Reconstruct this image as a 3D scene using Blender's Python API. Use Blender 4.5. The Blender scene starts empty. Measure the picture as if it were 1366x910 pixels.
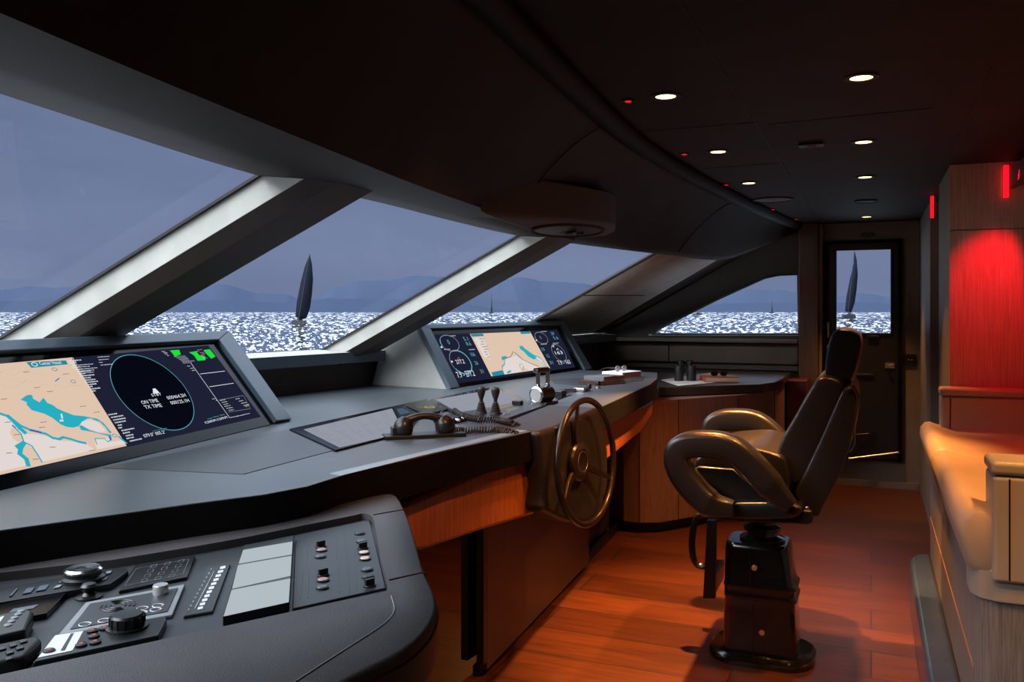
import bpy, bmesh, math, random
from mathutils import Vector, Matrix
random.seed(7)
C = bpy.context.scene.collection
PI = math.pi
# ------------------------------------------------------------------ camera
F = 1130.0; TH = math.radians(22.97); CAMZ = 1.4
FW = Vector((-math.sin(TH), math.cos(TH), 0)); RT = Vector((math.cos(TH), math.sin(TH), 0)); UP = Vector((0, 0, 1))
CAM = Vector((0, 0, CAMZ))
def V(*a): return Vector(a)
def hit(px, py, x=None, y=None, z=None, pl=None):
    """point of a real surface (plane x=, y=, z= or (point, normal)) seen at a place of the 1366x910 photograph"""
    d = FW + RT * ((px - 683) / F) + UP * ((415 - py) / F)
    if x is not None: t = x / d.x
    elif y is not None: t = y / d.y
    elif z is not None: t = (z - CAMZ) / d.z
    else: t = (pl[0] - CAM).dot(pl[1]) / d.dot(pl[1])
    return CAM + d * t
cd = bpy.data.cameras.new('camera'); cam = bpy.data.objects.new('camera', cd); C.objects.link(cam)
cd.sensor_width = 36; cd.lens = F / 1366 * 36; cd.shift_y = -40 / 1366; cd.clip_start = .02; cd.clip_end = 20000
cam.location = CAM; cam.rotation_euler = (PI / 2, 0, TH); bpy.context.scene.camera = cam

# ------------------------------------------------------------------ materials
def new(name):
    m = bpy.data.materials.new(name); m.use_nodes = True
    nt = m.node_tree; b = nt.nodes['Principled BSDF']; return m, nt, b
def N(nt, t, **k):
    n = nt.nodes.new(t)
    for a, v in k.items():
        if a.startswith('i_'): n.inputs[a[2:].replace('_', ' ')].default_value = v
        else: setattr(n, a, v)
    return n
def L(nt, a, b): nt.links.new(a, b)
def ramp(nt, stops):
    r = nt.nodes.new('ShaderNodeValToRGB'); e = r.color_ramp.elements
    while len(e) < len(stops): e.new(.5)
    for el, (p, c) in zip(e, stops):
        el.position = p; el.color = (*c, 1) if len(c) == 3 else c
    return r
def plain(name, col, rough=.5, metal=0, bump=0, bscale=200, var=.12, vscale=6, coat=0, spec=.5):
    m, nt, b = new(name)
    b.inputs['Roughness'].default_value = rough; b.inputs['Metallic'].default_value = metal
    b.inputs['Specular IOR Level'].default_value = spec
    b.inputs['Coat Weight'].default_value = coat; b.inputs['Coat Roughness'].default_value = .15
    tc = N(nt, 'ShaderNodeTexCoord')
    nz = N(nt, 'ShaderNodeTexNoise'); nz.inputs['Scale'].default_value = vscale; nz.inputs['Detail'].default_value = 4
    L(nt, tc.outputs['Object'], nz.inputs['Vector'])
    r = ramp(nt, [(.3, tuple(c * (1 - var) for c in col)), (.7, tuple(min(1, c * (1 + var)) for c in col))])
    L(nt, nz.outputs['Fac'], r.inputs['Fac']); L(nt, r.outputs['Color'], b.inputs['Base Color'])
    if bump:
        v = N(nt, 'ShaderNodeTexVoronoi'); v.inputs['Scale'].default_value = bscale
        L(nt, tc.outputs['Object'], v.inputs['Vector'])
        bp = N(nt, 'ShaderNodeBump'); bp.inputs['Strength'].default_value = bump; bp.inputs['Distance'].default_value = .001
        L(nt, v.outputs['Distance'], bp.inputs['Height']); L(nt, bp.outputs['Normal'], b.inputs['Normal'])
    return m
def glow(name, col, s=1):
    m, nt, b = new(name)
    b.inputs['Base Color'].default_value = (.002, .002, .002, 1); b.inputs['Roughness'].default_value = .5; b.inputs['Specular IOR Level'].default_value = .0
    b.inputs['Emission Color'].default_value = (*col, 1); b.inputs['Emission Strength'].default_value = s
    return m
def wood(name, c1, c2, axis='Z', rough=.45, scale=14, stretch=.05, bump=.15, coat=0):
    """grain runs along axis"""
    m, nt, b = new(name)
    tc = N(nt, 'ShaderNodeTexCoord'); mp = N(nt, 'ShaderNodeMapping')
    s = [scale] * 3; s['XYZ'.index(axis)] = scale * stretch; mp.inputs['Scale'].default_value = s
    L(nt, tc.outputs['Object'], mp.inputs['Vector'])
    n1 = N(nt, 'ShaderNodeTexNoise'); n1.inputs['Scale'].default_value = 4; n1.inputs['Detail'].default_value = 8
    n1.inputs['Roughness'].default_value = .65; L(nt, mp.outputs['Vector'], n1.inputs['Vector'])
    r = ramp(nt, [(.35, c1), (.65, c2)]); L(nt, n1.outputs['Fac'], r.inputs['Fac'])
    L(nt, r.outputs['Color'], b.inputs['Base Color']); b.inputs['Roughness'].default_value = rough
    b.inputs['Coat Weight'].default_value = coat
    bp = N(nt, 'ShaderNodeBump'); bp.inputs['Strength'].default_value = bump; bp.inputs['Distance'].default_value = .002
    L(nt, n1.outputs['Fac'], bp.inputs['Height']); L(nt, bp.outputs['Normal'], b.inputs['Normal'])
    return m
M = {}
M['leather'] = plain('grey_leather', (.026, .028, .031), .42, bump=.35, bscale=420, var=.15)
M['wrap'] = plain('taupe_leather_wrap', (.058, .052, .054), .5, bump=.3, bscale=380, var=.15, vscale=9)
M['wrap_red'] = plain('burgundy_thread', (.07, .004, .009), .7)
M['top'] = plain('console_blue_grey_top', (.060, .070, .078), .34, bump=.1, bscale=300, var=.08)
M['plate'] = plain('slate_inset', (.03, .034, .037), .36, var=.1)
M['face'] = plain('dark_console_edge', (.007, .0055, .005), .6, spec=.15)
M['frame'] = plain('display_frame_paint', (.08, .115, .145), .28, var=.05)
M['housing'] = plain('pod_leather', (.36, .36, .34), .45, bump=.2, bscale=380)
M['jamb'] = plain('mullion_lit_leather', (.40, .40, .37), .6, bump=.15, bscale=260, var=.1, vscale=12)
M['mull_in'] = plain('mullion_inner_leather', (.05, .04, .035), .6, bump=.15, bscale=260, var=.1)
M['post'] = plain('post_leather', (.5, .47, .40), .6, bump=.15, bscale=260, var=.12, vscale=10)
M['ceil'] = plain('ceiling_leather', (.018, .013, .012), .75, spec=.15, bump=.2, bscale=260, var=.2, vscale=5)
M['soffit'] = plain('soffit_leather', (.024, .019, .018), .7, spec=.2, bump=.2, bscale=260, var=.2, vscale=5)
M['rail'] = plain('dark_rail', (.008, .004, .003), .6, spec=.15)
M['wall'] = plain('taupe_wall_leather', (.16, .13, .10), .65, bump=.12, bscale=260, var=.1)
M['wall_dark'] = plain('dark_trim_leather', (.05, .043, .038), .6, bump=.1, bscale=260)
M['pillar'] = wood('pillar_wood', (.07, .045, .032), (.13, .085, .06), 'Z', .5, 30)
M['black'] = plain('black_plastic', (.008, .008, .009), .35)
M['blackm'] = plain('matt_black', (.012, .012, .013), .7)
M['rubber'] = plain('black_rubber', (.015, .015, .015), .55)
M['gloss'] = plain('black_glass', (.003, .003, .004), .12, spec=.15)
M['deck'] = plain('panel_deck', (.03, .034, .038), .45, bump=.05)
M['chrome'] = plain('chrome', (.75, .76, .78), .18, 1, var=.03)
M['steel'] = plain('satin_steel', (.5, .5, .5), .35, 1)
M['white'] = plain('white_enamel', (.75, .76, .76), .35)
M['greyp'] = plain('grey_print', (.25, .27, .29), .5)
M['grey2'] = plain('dim_print', (.075, .085, .095), .5)
M['silver'] = plain('silver_knob', (.6, .6, .62), .3, .6)
M['copper'] = plain('copper_inlay', (.75, .36, .15), .3, .6)
M['wheel'] = plain('wheel_lacquer', (.02, .011, .008), .28)
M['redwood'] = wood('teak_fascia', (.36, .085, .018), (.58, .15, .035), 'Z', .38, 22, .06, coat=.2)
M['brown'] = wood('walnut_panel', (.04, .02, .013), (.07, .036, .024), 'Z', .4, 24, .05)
M['cab'] = wood('cabinet_oak', (.19, .10, .07), (.30, .165, .12), 'Z', .5, 34, .05, bump=.3)
M['oakwall'] = wood('wall_oak', (.24, .17, .13), (.42, .31, .25), 'Z', .55, 60, .02, bump=.5)
M['oakgrey'] = wood('grey_oak', (.10, .09, .088), (.22, .20, .19), 'Z', .5, 60, .03, bump=.5)
M['deskbrown'] = plain('dark_bronze_lacquer', (.05, .032, .024), .3)
M['pedestal'] = plain('pedestal_leather', (.022, .016, .013), .5, bump=.1)
M['cream'] = plain('tan_leather', (.46, .33, .22), .42, bump=.2, bscale=420, var=.06)
M['cream_arm'] = plain('taupe_arm_leather', (.31, .275, .235), .42, bump=.15, bscale=420, var=.06)
M['step'] = plain('step_blue_lacquer', (.028, .05, .12), .2, var=.15)
M['chair'] = plain('chair_leather', (.011, .0095, .009), .32, bump=.25, bscale=420, var=.1, coat=.3)
M['chairgloss'] = plain('chair_pedestal_lacquer', (.006, .005, .005), .16, coat=.6)
M['door'] = plain('door_black', (.01, .01, .011), .4)
M['paper'] = plain('paper', (.8, .8, .78), .7)
M['redbook'] = plain('red_book_cover', (.55, .09, .045), .5)
M['brownbook'] = plain('brown_book_cover', (.06, .025, .02), .5)
M['greybook'] = plain('grey_book_cover', (.16, .16, .17), .5)
M['pages'] = plain('book_pages', (.42, .3, .2), .8)
M['sail'] = plain('sail_cloth', (.008, .011, .02), .9, spec=.1)
M['hull'] = plain('yacht_hull', (.01, .012, .02), .6)
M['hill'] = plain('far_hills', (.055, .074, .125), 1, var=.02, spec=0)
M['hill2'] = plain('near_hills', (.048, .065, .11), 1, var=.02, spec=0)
M['exterior'] = plain('exterior_paint', (.3, .3, .3), .6)
# floor planks along X
m, nt, b = new('teak_floor'); M['floor'] = m
tc = N(nt, 'ShaderNodeTexCoord'); br = N(nt, 'ShaderNodeTexBrick')
br.inputs['Scale'].default_value = 1; br.inputs['Brick Width'].default_value = 1.35; br.inputs['Row Height'].default_value = .27
br.inputs['Mortar Size'].default_value = .004; br.inputs['Mortar Smooth'].default_value = .3; br.inputs['Bias'].default_value = 0
br.inputs['Color1'].default_value = (.0, .0, .0, 1); br.inputs['Color2'].default_value = (1, 1, 1, 1); br.inputs['Mortar'].default_value = (0, 0, 0, 1)
br.offset = .37
L(nt, tc.outputs['Object'], br.inputs['Vector'])
mp = N(nt, 'ShaderNodeMapping'); mp.inputs['Scale'].default_value = (1.1, 16, 1); L(nt, tc.outputs['Object'], mp.inputs['Vector'])
nz = N(nt, 'ShaderNodeTexNoise'); nz.inputs['Scale'].default_value = 2.2; nz.inputs['Detail'].default_value = 8; nz.inputs['Roughness'].default_value = .6
nz.inputs['Distortion'].default_value = .8
add = N(nt, 'ShaderNodeVectorMath', operation='ADD'); mul = N(nt, 'ShaderNodeVectorMath', operation='SCALE'); mul.inputs['Scale'].default_value = 7
L(nt, br.outputs['Color'], mul.inputs[0]); L(nt, mp.outputs['Vector'], add.inputs[0]); L(nt, mul.outputs[0], add.inputs[1])
L(nt, add.outputs[0], nz.inputs['Vector'])
r = ramp(nt, [(.3, (.062, .015, .005)), (.7, (.14, .036, .010))]); L(nt, nz.outputs['Fac'], r.inputs['Fac'])
mx = N(nt, 'ShaderNodeMix', data_type='RGBA', blend_type='MULTIPLY'); mx.inputs['Factor'].default_value = 1
r2 = ramp(nt, [(0, (.55, .50, .48)), (1, (1, 1, 1))]); L(nt, br.outputs['Color'], r2.inputs['Fac'])
L(nt, r.outputs['Color'], mx.inputs['A']); L(nt, r2.outputs['Color'], mx.inputs['B'])
mx2 = N(nt, 'ShaderNodeMix', data_type='RGBA'); L(nt, br.outputs['Fac'], mx2.inputs['Factor']); L(nt, mx.outputs['Result'], mx2.inputs['A'])
mx2.inputs['B'].default_value = (.02, .008, .004, 1); L(nt, mx2.outputs['Result'], b.inputs['Base Color'])
b.inputs['Roughness'].default_value = .42
bp = N(nt, 'ShaderNodeBump'); bp.inputs['Strength'].default_value = .12; bp.inputs['Distance'].default_value = .002
L(nt, nz.outputs['Fac'], bp.inputs['Height']); L(nt, bp.outputs['Normal'], b.inputs['Normal'])
# glass
m = bpy.data.materials.new('window_glass'); m.use_nodes = True; nt = m.node_tree; nt.nodes.clear(); M['glass'] = m
o = N(nt, 'ShaderNodeOutputMaterial'); mixs = N(nt, 'ShaderNodeMixShader'); t = N(nt, 'ShaderNodeBsdfTransparent'); g = N(nt, 'ShaderNodeBsdfGlossy')
t.inputs['Color'].default_value = (.97, .98, 1, 1); g.inputs['Roughness'].default_value = .02; mixs.inputs['Fac'].default_value = .03
L(nt, t.outputs[0], mixs.inputs[1]); L(nt, g.outputs[0], mixs.inputs[2]); L(nt, mixs.outputs[0], o.inputs['Surface'])
# sea
m = bpy.data.materials.new('glittering_sea'); m.use_nodes = True; nt = m.node_tree; nt.nodes.clear(); M['sea'] = m
o = N(nt, 'ShaderNodeOutputMaterial'); g = N(nt, 'ShaderNodeBsdfGlossy'); g.inputs['Roughness'].default_value = .05
g.inputs['Color'].default_value = (.95, .95, .96, 1)
ge = N(nt, 'ShaderNodeNewGeometry')
# ripples measured outwards from the yacht: their length grows with distance, as gusts and swell do
sx_ = N(nt, 'ShaderNodeSeparateXYZ'); off = N(nt, 'ShaderNodeVectorMath', operation='SUBTRACT'); off.inputs[1].default_value = (.6, 2.8, 0); L(nt, ge.outputs['Position'], off.inputs[0]); L(nt, off.outputs[0], sx_.inputs[0])
at = N(nt, 'ShaderNodeMath', operation='ARCTAN2'); L(nt, sx_.outputs['Y'], at.inputs[0]); L(nt, sx_.outputs['X'], at.inputs[1])
ln = N(nt, 'ShaderNodeVectorMath', operation='LENGTH'); L(nt, off.outputs[0], ln.inputs[0]); lg = N(nt, 'ShaderNodeMath', operation='LOGARITHM'); lg.inputs[1].default_value = 2.71828; L(nt, ln.outputs['Value'], lg.inputs[0])
ma = N(nt, 'ShaderNodeMath', operation='MULTIPLY'); ma.inputs[1].default_value = 230; L(nt, at.outputs[0], ma.inputs[0])
ml = N(nt, 'ShaderNodeMath', operation='MULTIPLY'); ml.inputs[1].default_value = 14; L(nt, lg.outputs[0], ml.inputs[0])
cb_ = N(nt, 'ShaderNodeCombineXYZ'); L(nt, ma.outputs[0], cb_.inputs[0]); L(nt, ml.outputs[0], cb_.inputs[1])
acc = None
for i, (vec, sc, amp) in enumerate(((cb_.outputs[0], 1.0, 1.5), (ge.outputs['Position'], .25, .35), (ge.outputs['Position'], 2.0, .4))):
    nz = N(nt, 'ShaderNodeTexNoise'); nz.inputs['Scale'].default_value = sc; nz.inputs['Detail'].default_value = 2; nz.inputs['Roughness'].default_value = .6
    L(nt, vec, nz.inputs['Vector'])
    s = N(nt, 'ShaderNodeVectorMath', operation='SUBTRACT'); s.inputs[1].default_value = (.5, .5, .5); L(nt, nz.outputs['Color'], s.inputs[0])
    k = N(nt, 'ShaderNodeVectorMath', operation='SCALE'); k.inputs['Scale'].default_value = amp; L(nt, s.outputs[0], k.inputs[0])
    if acc is None: acc = k.outputs[0]
    else:
        a = N(nt, 'ShaderNodeVectorMath', operation='ADD'); L(nt, acc, a.inputs[0]); L(nt, k.outputs[0], a.inputs[1]); acc = a.outputs[0]
fl = N(nt, 'ShaderNodeVectorMath', operation='MULTIPLY'); fl.inputs[1].default_value = (1.5, 1.5, 0); L(nt, acc, fl.inputs[0])
a = N(nt, 'ShaderNodeVectorMath', operation='ADD'); a.inputs[1].default_value = (0, 0, 1); L(nt, fl.outputs[0], a.inputs[0])
nn = N(nt, 'ShaderNodeVectorMath', operation='NORMALIZE'); L(nt, a.outputs[0], nn.inputs[0]); L(nt, nn.outputs[0], g.inputs['Normal'])
L(nt, g.outputs[0], o.inputs['Surface'])

# ------------------------------------------------------------------ mesh builder
class MB:
    def __init__(s): s.v = []; s.f = []; s.mi = []; s.mats = []
    def m(s, mat):
        if mat not in s.mats: s.mats.append(mat)
        return s.mats.index(mat)
    def add(s, vs, fs, mat):
        o = len(s.v); k = s.m(mat); s.v += [Vector(p) for p in vs]
        for f in fs: s.f.append([i + o for i in f]); s.mi.append(k)
        return s
    def poly(s, pts, mat): return s.add(pts, [list(range(len(pts)))], mat)
    def prism(s, pts, ext, mat, side=None):
        n = len(pts); ext = Vector(ext); pts = [Vector(p) for p in pts]
        s.add(pts + [p + ext for p in pts], [list(range(n))[::-1], list(range(n, 2 * n))], mat)
        o = len(s.v) - 2 * n; k = s.m(side or mat)
        for i in range(n):
            j = (i + 1) % n; s.f.append([o + i, o + j, o + n + j, o + n + i]); s.mi.append(k)
        return s
    def box(s, a, b, mat):
        x0, y0, z0 = a; x1, y1, z1 = b
        return s.prism([(x0, y0, z0), (x1, y0, z0), (x1, y1, z0), (x0, y1, z0)], (0, 0, z1 - z0), mat)
    def loft(s, rows, mat, closed=False, caps=False):
        n = len(rows[0]); vs = [p for r in rows for p in r]; fs = []
        for i in range(len(rows) - 1):
            for j in range(n if closed else n - 1):
                k = (j + 1) % n; fs.append([i * n + j, i * n + k, (i + 1) * n + k, (i + 1) * n + j])
        if caps: fs.append(list(range(n))[::-1]); fs.append([(len(rows) - 1) * n + j for j in range(n)])
        return s.add(vs, fs, mat)
    def lathe(s, c, ax, prof, mat, n=24):
        c = Vector(c); ax = Vector(ax).normalized(); u = ax.orthogonal().normalized(); w = ax.cross(u)
        rows = [[c + ax * h + (u * math.cos(2 * PI * i / n) + w * math.sin(2 * PI * i / n)) * max(r, 1e-5) for i in range(n)] for r, h in prof]
        return s.loft(rows, mat, True, True)
    def tube(s, path, r, mat, n=10, closed=False, sec=None, upv=None):
        """sec: list of 2D section points (scaled by 1) instead of a circle"""
        path = [Vector(p) for p in path]; N_ = len(path); rows = []; prev = None
        for i, p in enumerate(path):
            a = path[(i - 1) % N_] if (closed or i) else p; b_ = path[(i + 1) % N_] if (closed or i < N_ - 1) else p
            t = (b_ - a).normalized()
            if upv is not None: u = (Vector(upv) - t * Vector(upv).dot(t)).normalized()
            elif prev is None: u = t.orthogonal().normalized()
            else: u = (prev - t * prev.dot(t)).normalized()
            prev = u; w = t.cross(u)
            rr = r[i] if isinstance(r, (list, tuple)) else r
            if sec: rows.append([p + u * a_ * rr + w * b2 * rr for a_, b2 in sec])
            else: rows.append([p + (u * math.cos(2 * PI * k / n) + w * math.sin(2 * PI * k / n)) * rr for k in range(n)])
        if closed: rows.append(rows[0]); return s.loft(rows, mat, True, False)
        return s.loft(rows, mat, True, True)
    def ball(s, c, r, mat, n=16):
        c = Vector(c); r = r if isinstance(r, (tuple, list)) else (r, r, r); rows = []
        for i in range(n // 2 + 1):
            a = PI * i / (n // 2); rows.append([c + Vector((r[0] * math.sin(a) * math.cos(2 * PI * k / n), r[1] * math.sin(a) * math.sin(2 * PI * k / n), r[2] * math.cos(a))) if 0 < i < n // 2 else c + Vector((1e-5 * math.cos(2 * PI * k / n), 1e-5 * math.sin(2 * PI * k / n), r[2] * math.cos(a))) for k in range(n)])
        return s.loft(rows, mat, True)
def obj(name, mb, parent=None, bevel=0, seg=3, label=None, sub=0, sharp=35):
    off = Vector((0, 0, 0)); q = parent
    while q is not None: off += q.location; q = q.parent
    me = bpy.data.meshes.new(name); me.from_pydata([tuple(p - off) for p in mb.v], [], mb.f)
    for mt in mb.mats: me.materials.append(mt)
    me.polygons.foreach_set('material_index', mb.mi); me.update()
    bm = bmesh.new(); bm.from_mesh(me); bmesh.ops.recalc_face_normals(bm, faces=bm.faces); bm.to_mesh(me); bm.free()
    me.polygons.foreach_set('use_smooth', [True] * len(me.polygons)); me.set_sharp_from_angle(angle=math.radians(sharp))
    o = bpy.data.objects.new(name, me); C.objects.link(o)
    if parent: o.parent = parent
    if bevel:
        b = o.modifiers.new('b', 'BEVEL'); b.width = bevel; b.segments = seg; b.limit_method = 'ANGLE'; b.angle_limit = math.radians(40); b.harden_normals = True
        me.polygons.foreach_set('use_smooth', [True] * len(me.polygons))
    if sub:
        b = o.modifiers.new('s', 'SUBSURF'); b.levels = b.render_levels = sub
    if label: o['label'] = label
    return o
def tag(o, label, cat, group=None, kind=None):
    o['label'] = label; o['category'] = cat
    if group: o['group'] = group
    if kind: o['kind'] = kind
    return o
def thing(name, loc, label, cat, group=None):
    o = bpy.data.objects.new(name, None); C.objects.link(o); o.empty_display_size = .05; o.location = loc
    return tag(o, label, cat, group)
def struct(name, mb, bevel=0, label=None, **k):
    o = obj(name, mb, bevel=bevel, **k); o['kind'] = 'structure'
    if label: o['label'] = label
    return o
def copy_tree(o, parent=None):
    c = o.copy(); C.objects.link(c)
    if parent: c.parent = parent
    for ch in [x for x in bpy.data.objects if x.parent == o]: copy_tree(ch, c)
    return c
def px_poly(pts, **k): return [hit(a, b, **k) for a, b in pts]
def lerp(a, b, t): return a + (b - a) * t
def curve(pts, y):
    """smooth interpolation of a list of (y, ...) rows"""
    for i in range(len(pts) - 1):
        if y <= pts[i + 1][0] or i == len(pts) - 2:
            p1, p2 = pts[i], pts[i + 1]; p0 = pts[max(0, i - 1)]; p3 = pts[min(len(pts) - 1, i + 2)]
            t = (y - p1[0]) / (p2[0] - p1[0]); out = []
            for k in range(1, len(p1)):
                m1 = (p2[k] - p0[k]) / max(1e-6, p2[0] - p0[0]) * (p2[0] - p1[0]); m2 = (p3[k] - p1[k]) / max(1e-6, p3[0] - p1[0]) * (p2[0] - p1[0])
                out.append((2*t**3 - 3*t**2 + 1) * p1[k] + (t**3 - 2*t**2 + t) * m1 + (-2*t**3 + 3*t**2) * p2[k] + (t**3 - t**2) * m2)
            return out
def text_mb(mb, s, org, u, v, size, mat, align='LEFT'):
    cu = bpy.data.curves.new('t', 'FONT'); cu.body = s; cu.size = size; cu.align_x = align; cu.resolution_u = 2
    ob = bpy.data.objects.new('t', cu); C.objects.link(ob); bpy.context.view_layer.update()
    dg = bpy.context.evaluated_depsgraph_get(); me = ob.evaluated_get(dg).to_mesh()
    u = Vector(u).normalized(); v = Vector(v).normalized()
    if len(me.vertices):
        mb.add([Vector(org) + u * p.co.x + v * p.co.y for p in me.vertices], [list(f.vertices) for f in me.polygons], mat)
    ob.evaluated_get(dg).to_mesh_clear(); bpy.data.objects.remove(ob); bpy.data.curves.remove(cu)

# ------------------------------------------------------------------ shell
Y0, Y1, XR = -1.6, 7.35, 1.6
ZC = 2.11
struct('floor', MB().box((-2.9, Y0 - .1, -.06), (XR + .1, Y1 + .1, 0), M['floor']), label='warm teak plank floor')
# curves (y, x, z)
TOP = [(-1.7, -.55, 1.75), (-.5, -.98, 1.75), (.93, -1.29, 1.75), (1.77, -1.46, 1.75), (2.4, -1.50, 1.76), (3.0, -1.52, 1.755), (3.64, -1.51, 1.75), (4.4, -1.38, 1.75), (5.23, -1.17, 1.75), (6.19, -.97, 1.77), (6.8, -.78, 1.90), (7.38, -.56, 2.06)]
SILL = [(-1.7, -1.85, 1.2), (.1, -2.50, 1.2), (1.77, -2.70, 1.2), (2.7, -2.72, 1.2), (3.64, -2.60, 1.2), (5.23, -2.30, 1.2), (6.2, -2.28, 1.2), (7.38, -2.25, 1.2)]
CREASE = [(-1.7, -.20, 1.72), (-.5, -.62, 1.72), (.62, -.86, 1.72), (1.66, -1.03, 1.72), (1.95, -1.07, 1.72), (2.4, -1.12, 1.722), (3.0, -1.20, 1.735), (3.6, -1.28, 1.745), (4.4, -1.24, 1.75), (5.15, -1.10, 1.765), (6.15, -.92, 1.80), (6.8, -.74, 1.93), (7.38, -.54, 2.08)]
RIM = [(-1.7, -.45, 2.10), (0, -.66, 2.10), (1.76, -.79, 2.10), (2.13, -.82, 2.10), (3.41, -.886, 2.10), (4.94, -.80, 2.10), (6.2, -.67, 2.10), (7.38, -.53, 2.10)]
def c3(t, y): x, z = curve(t, y); return V(x, y, z)
ys = [Y0 - .05 + (Y1 + .03 - Y0 + .05) * i / 60 for i in range(61)]
# flat ceiling
mb = MB(); loop = [V(c3(RIM, y).x, y, ZC) for y in ys] + [V(XR + .1, Y1 + .03, ZC), V(XR + .1, Y0 - .1, ZC)]
mb.prism(loop, (0, 0, .08), M['ceil'])
# seam lines of the ceiling panels, let in as narrow dark strips
def strip(mb, a, b, w, h, mat):
    a, b = Vector(a), Vector(b); d = (b - a).normalized(); s = d.cross(UP).normalized() * w / 2
    mb.prism([a - s, b - s, b + s, a + s], (0, 0, h), mat)
for a, b in ((hit(1003, 155, z=ZC), hit(1090, 296, z=ZC)), (hit(1322, 90, z=ZC), hit(1262, 222, z=ZC)),
             (hit(800, 180, z=ZC), hit(1011, 163, z=ZC)), (hit(1024, 166, z=ZC), hit(1245, 144, z=ZC)),
             (hit(938, 225, z=ZC), hit(1045, 217, z=ZC)), (hit(1000, 155, z=ZC), V(hit(1003, 155, z=ZC).x, .5, ZC))):
    strip(mb, a - V(0, 0, .0015), b - V(0, 0, .0015), .006, .003, M['rail'])
struct('ceiling', mb, label='dark leather panelled flat ceiling')
# soffit
mb = MB(); rows = []
for k in range(9):
    row = []
    for y in ys:
        T, A, R = c3(TOP, y), c3(CREASE, y), c3(RIM, y)
        if k == 0: p = T + V(-.05, 0, .10)
        elif k == 1: p = T
        elif k == 2: p = lerp(T, A, .5) + V(0, 0, -.008)
        elif k == 3: p = A
        else:
            t = (k - 3) / 5; p = lerp(A, R, t) + V(0, 0, .05 * math.sin(PI * t)); p.z = min(p.z, 2.10)
        row.append(p)
    rows.append(row)
mb.loft(rows, M['soffit'])
struct('trim_1', mb, sharp=60, label='leather soffit sloping down to the windscreen').modifiers.new('w', 'SOLIDIFY').thickness = .01
mb = MB()
for a, b in ((hit(545, 247, pl=(c3(CREASE, 2.4), V(.3, 0, -1))), None),):
    pass
# rail
mb = MB(); mb.tube([c3(RIM, y) + V(0, 0, -.005) for y in ys], 1, M['rail'], sec=[(-.022, -.035), (-.022, .035), (0, .045), (.03, .03), (.03, -.03), (0, -.045)], upv=(0, 0, -1))
struct('trim_2', mb, sharp=70, label='curved dark rail between flat ceiling and soffit')
# soffit seams
for n_, (ya, xb) in enumerate((((2.75), .25), ((5.2), .2))):
    mb = MB(); A, R = c3(CREASE, ya), c3(RIM, ya + xb); pts = []
    for i in range(11):
        t = i / 10; p = lerp(A, R, t) + V(0, 0, .05 * math.sin(PI * t) - .004); pts.append(p)
    mb.tube(pts, .0022, M['rail'], 6); struct('trim_%d' % (3 + n_), mb, label='seam in the soffit leather')

# windscreen: glass, gaskets, mullions
JM = [.1, 1.77, 3.64, 5.23]
def mull(y, k):
    S, T = c3(SILL, y), c3(TOP, y); r = (T - S).normalized(); n = r.cross(V(0, 1, 0)).normalized()
    if n.z > 0: n = -n
    S2 = S - r * .06; T2 = T + r * .16; w = V(0, .21, 0); mb = MB()
    d = .105
    X = T2 - S2
    base = [S2, S2 + n * (d - .035), S2 + n * d + V(0, .04, 0), S2 + n * d + w, S2 + w]
    lft = lambda p: V(0, 0, max(0, .0))
    mb.loft([base, [p + X - r * (0 if i in (0, 4) else -.02) for i, p in enumerate(base)]], M['mull_in'], True, True)
    # reveal beside the glass coloured paler, daylight on it put into the leather
    q = V(0, -.002, 0)
    mb.prism([S2 + q, S2 + n * (d - .035) + q, S2 + n * (d - .035) + q * 0, S2 + q * 0], T2 - S2, M['jamb'])
    s = struct('trim_%d' % (5 + k), mb, label='slanting leather covered windscreen mullion', bevel=.006)
    g = MB(); g.prism([S2 + V(0, -.014, 0) - n * .004, S2 + V(0, -.014, 0) + n * .004, S2 + V(0, -.003, 0) + n * .004, S2 + V(0, -.003, 0) - n * .004], T2 - S2, M['black'])
    g2 = obj('gasket', g, s)
    return s
for k, y in enumerate(JM[:3]): mull(y, k)
# windows
def win(n, y0, y1):
    mb = MB(); yy = [y0 + (y1 - y0) * i / 6 for i in range(7)]
    mb.loft([[c3(SILL, y) for y in yy], [c3(TOP, y) for y in yy]], M['glass'])
    return struct('window_%d' % n, mb, label='raked windscreen pane')
win(1, Y0, .1); win(2, .1, 1.77); win(3, 1.77, 3.64); win(4, 3.64, 5.23)
# corner post panel: continues the windscreen rake to the far wall
mb = MB()
A, B, Cc, D = c3(TOP, 5.23), c3(SILL, 5.23) , hit(960, 350, z=1.75), hit(790, 445, z=1.2)
mb.poly([A + V(0, 0, .06), B, D, Cc + V(.05, .02, .06)], M['post'])
s = struct('trim_9', mb, label='pale leather corner post panel between windscreen and side window')
s.modifiers.new('w', 'SOLIDIFY').thickness = .004
mb = MB(); nrm = (B - A).cross(D - A).normalized()
if nrm.dot(FW) > 0: nrm = -nrm
a, b_ = hit(777, 394, pl=(A, nrm)), hit(895, 394, pl=(A, nrm))
mb.tube([a + nrm * .001, b_ + nrm * .001], .003, M['rail'], 6); obj('seam', mb, s)
mb = MB(); mb.tube([A + V(.0, -.010, .055), B + V(.0, -.010, 0)], .014, M['blackm'], 8); obj('gasket', mb, s)
# return from post to far wall
mb = MB(); mb.poly([Cc + V(.0, .0, .2), D, V(-2.2, Y1, 1.2), V(-.55, Y1, 2.12), V(-.6, Y1 - .5, 2.12)], M['mull_in'])
struct('trim_10', mb, label='dark leather reveal behind the corner post').modifiers.new('w', 'SOLIDIFY').thickness = .01
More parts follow.
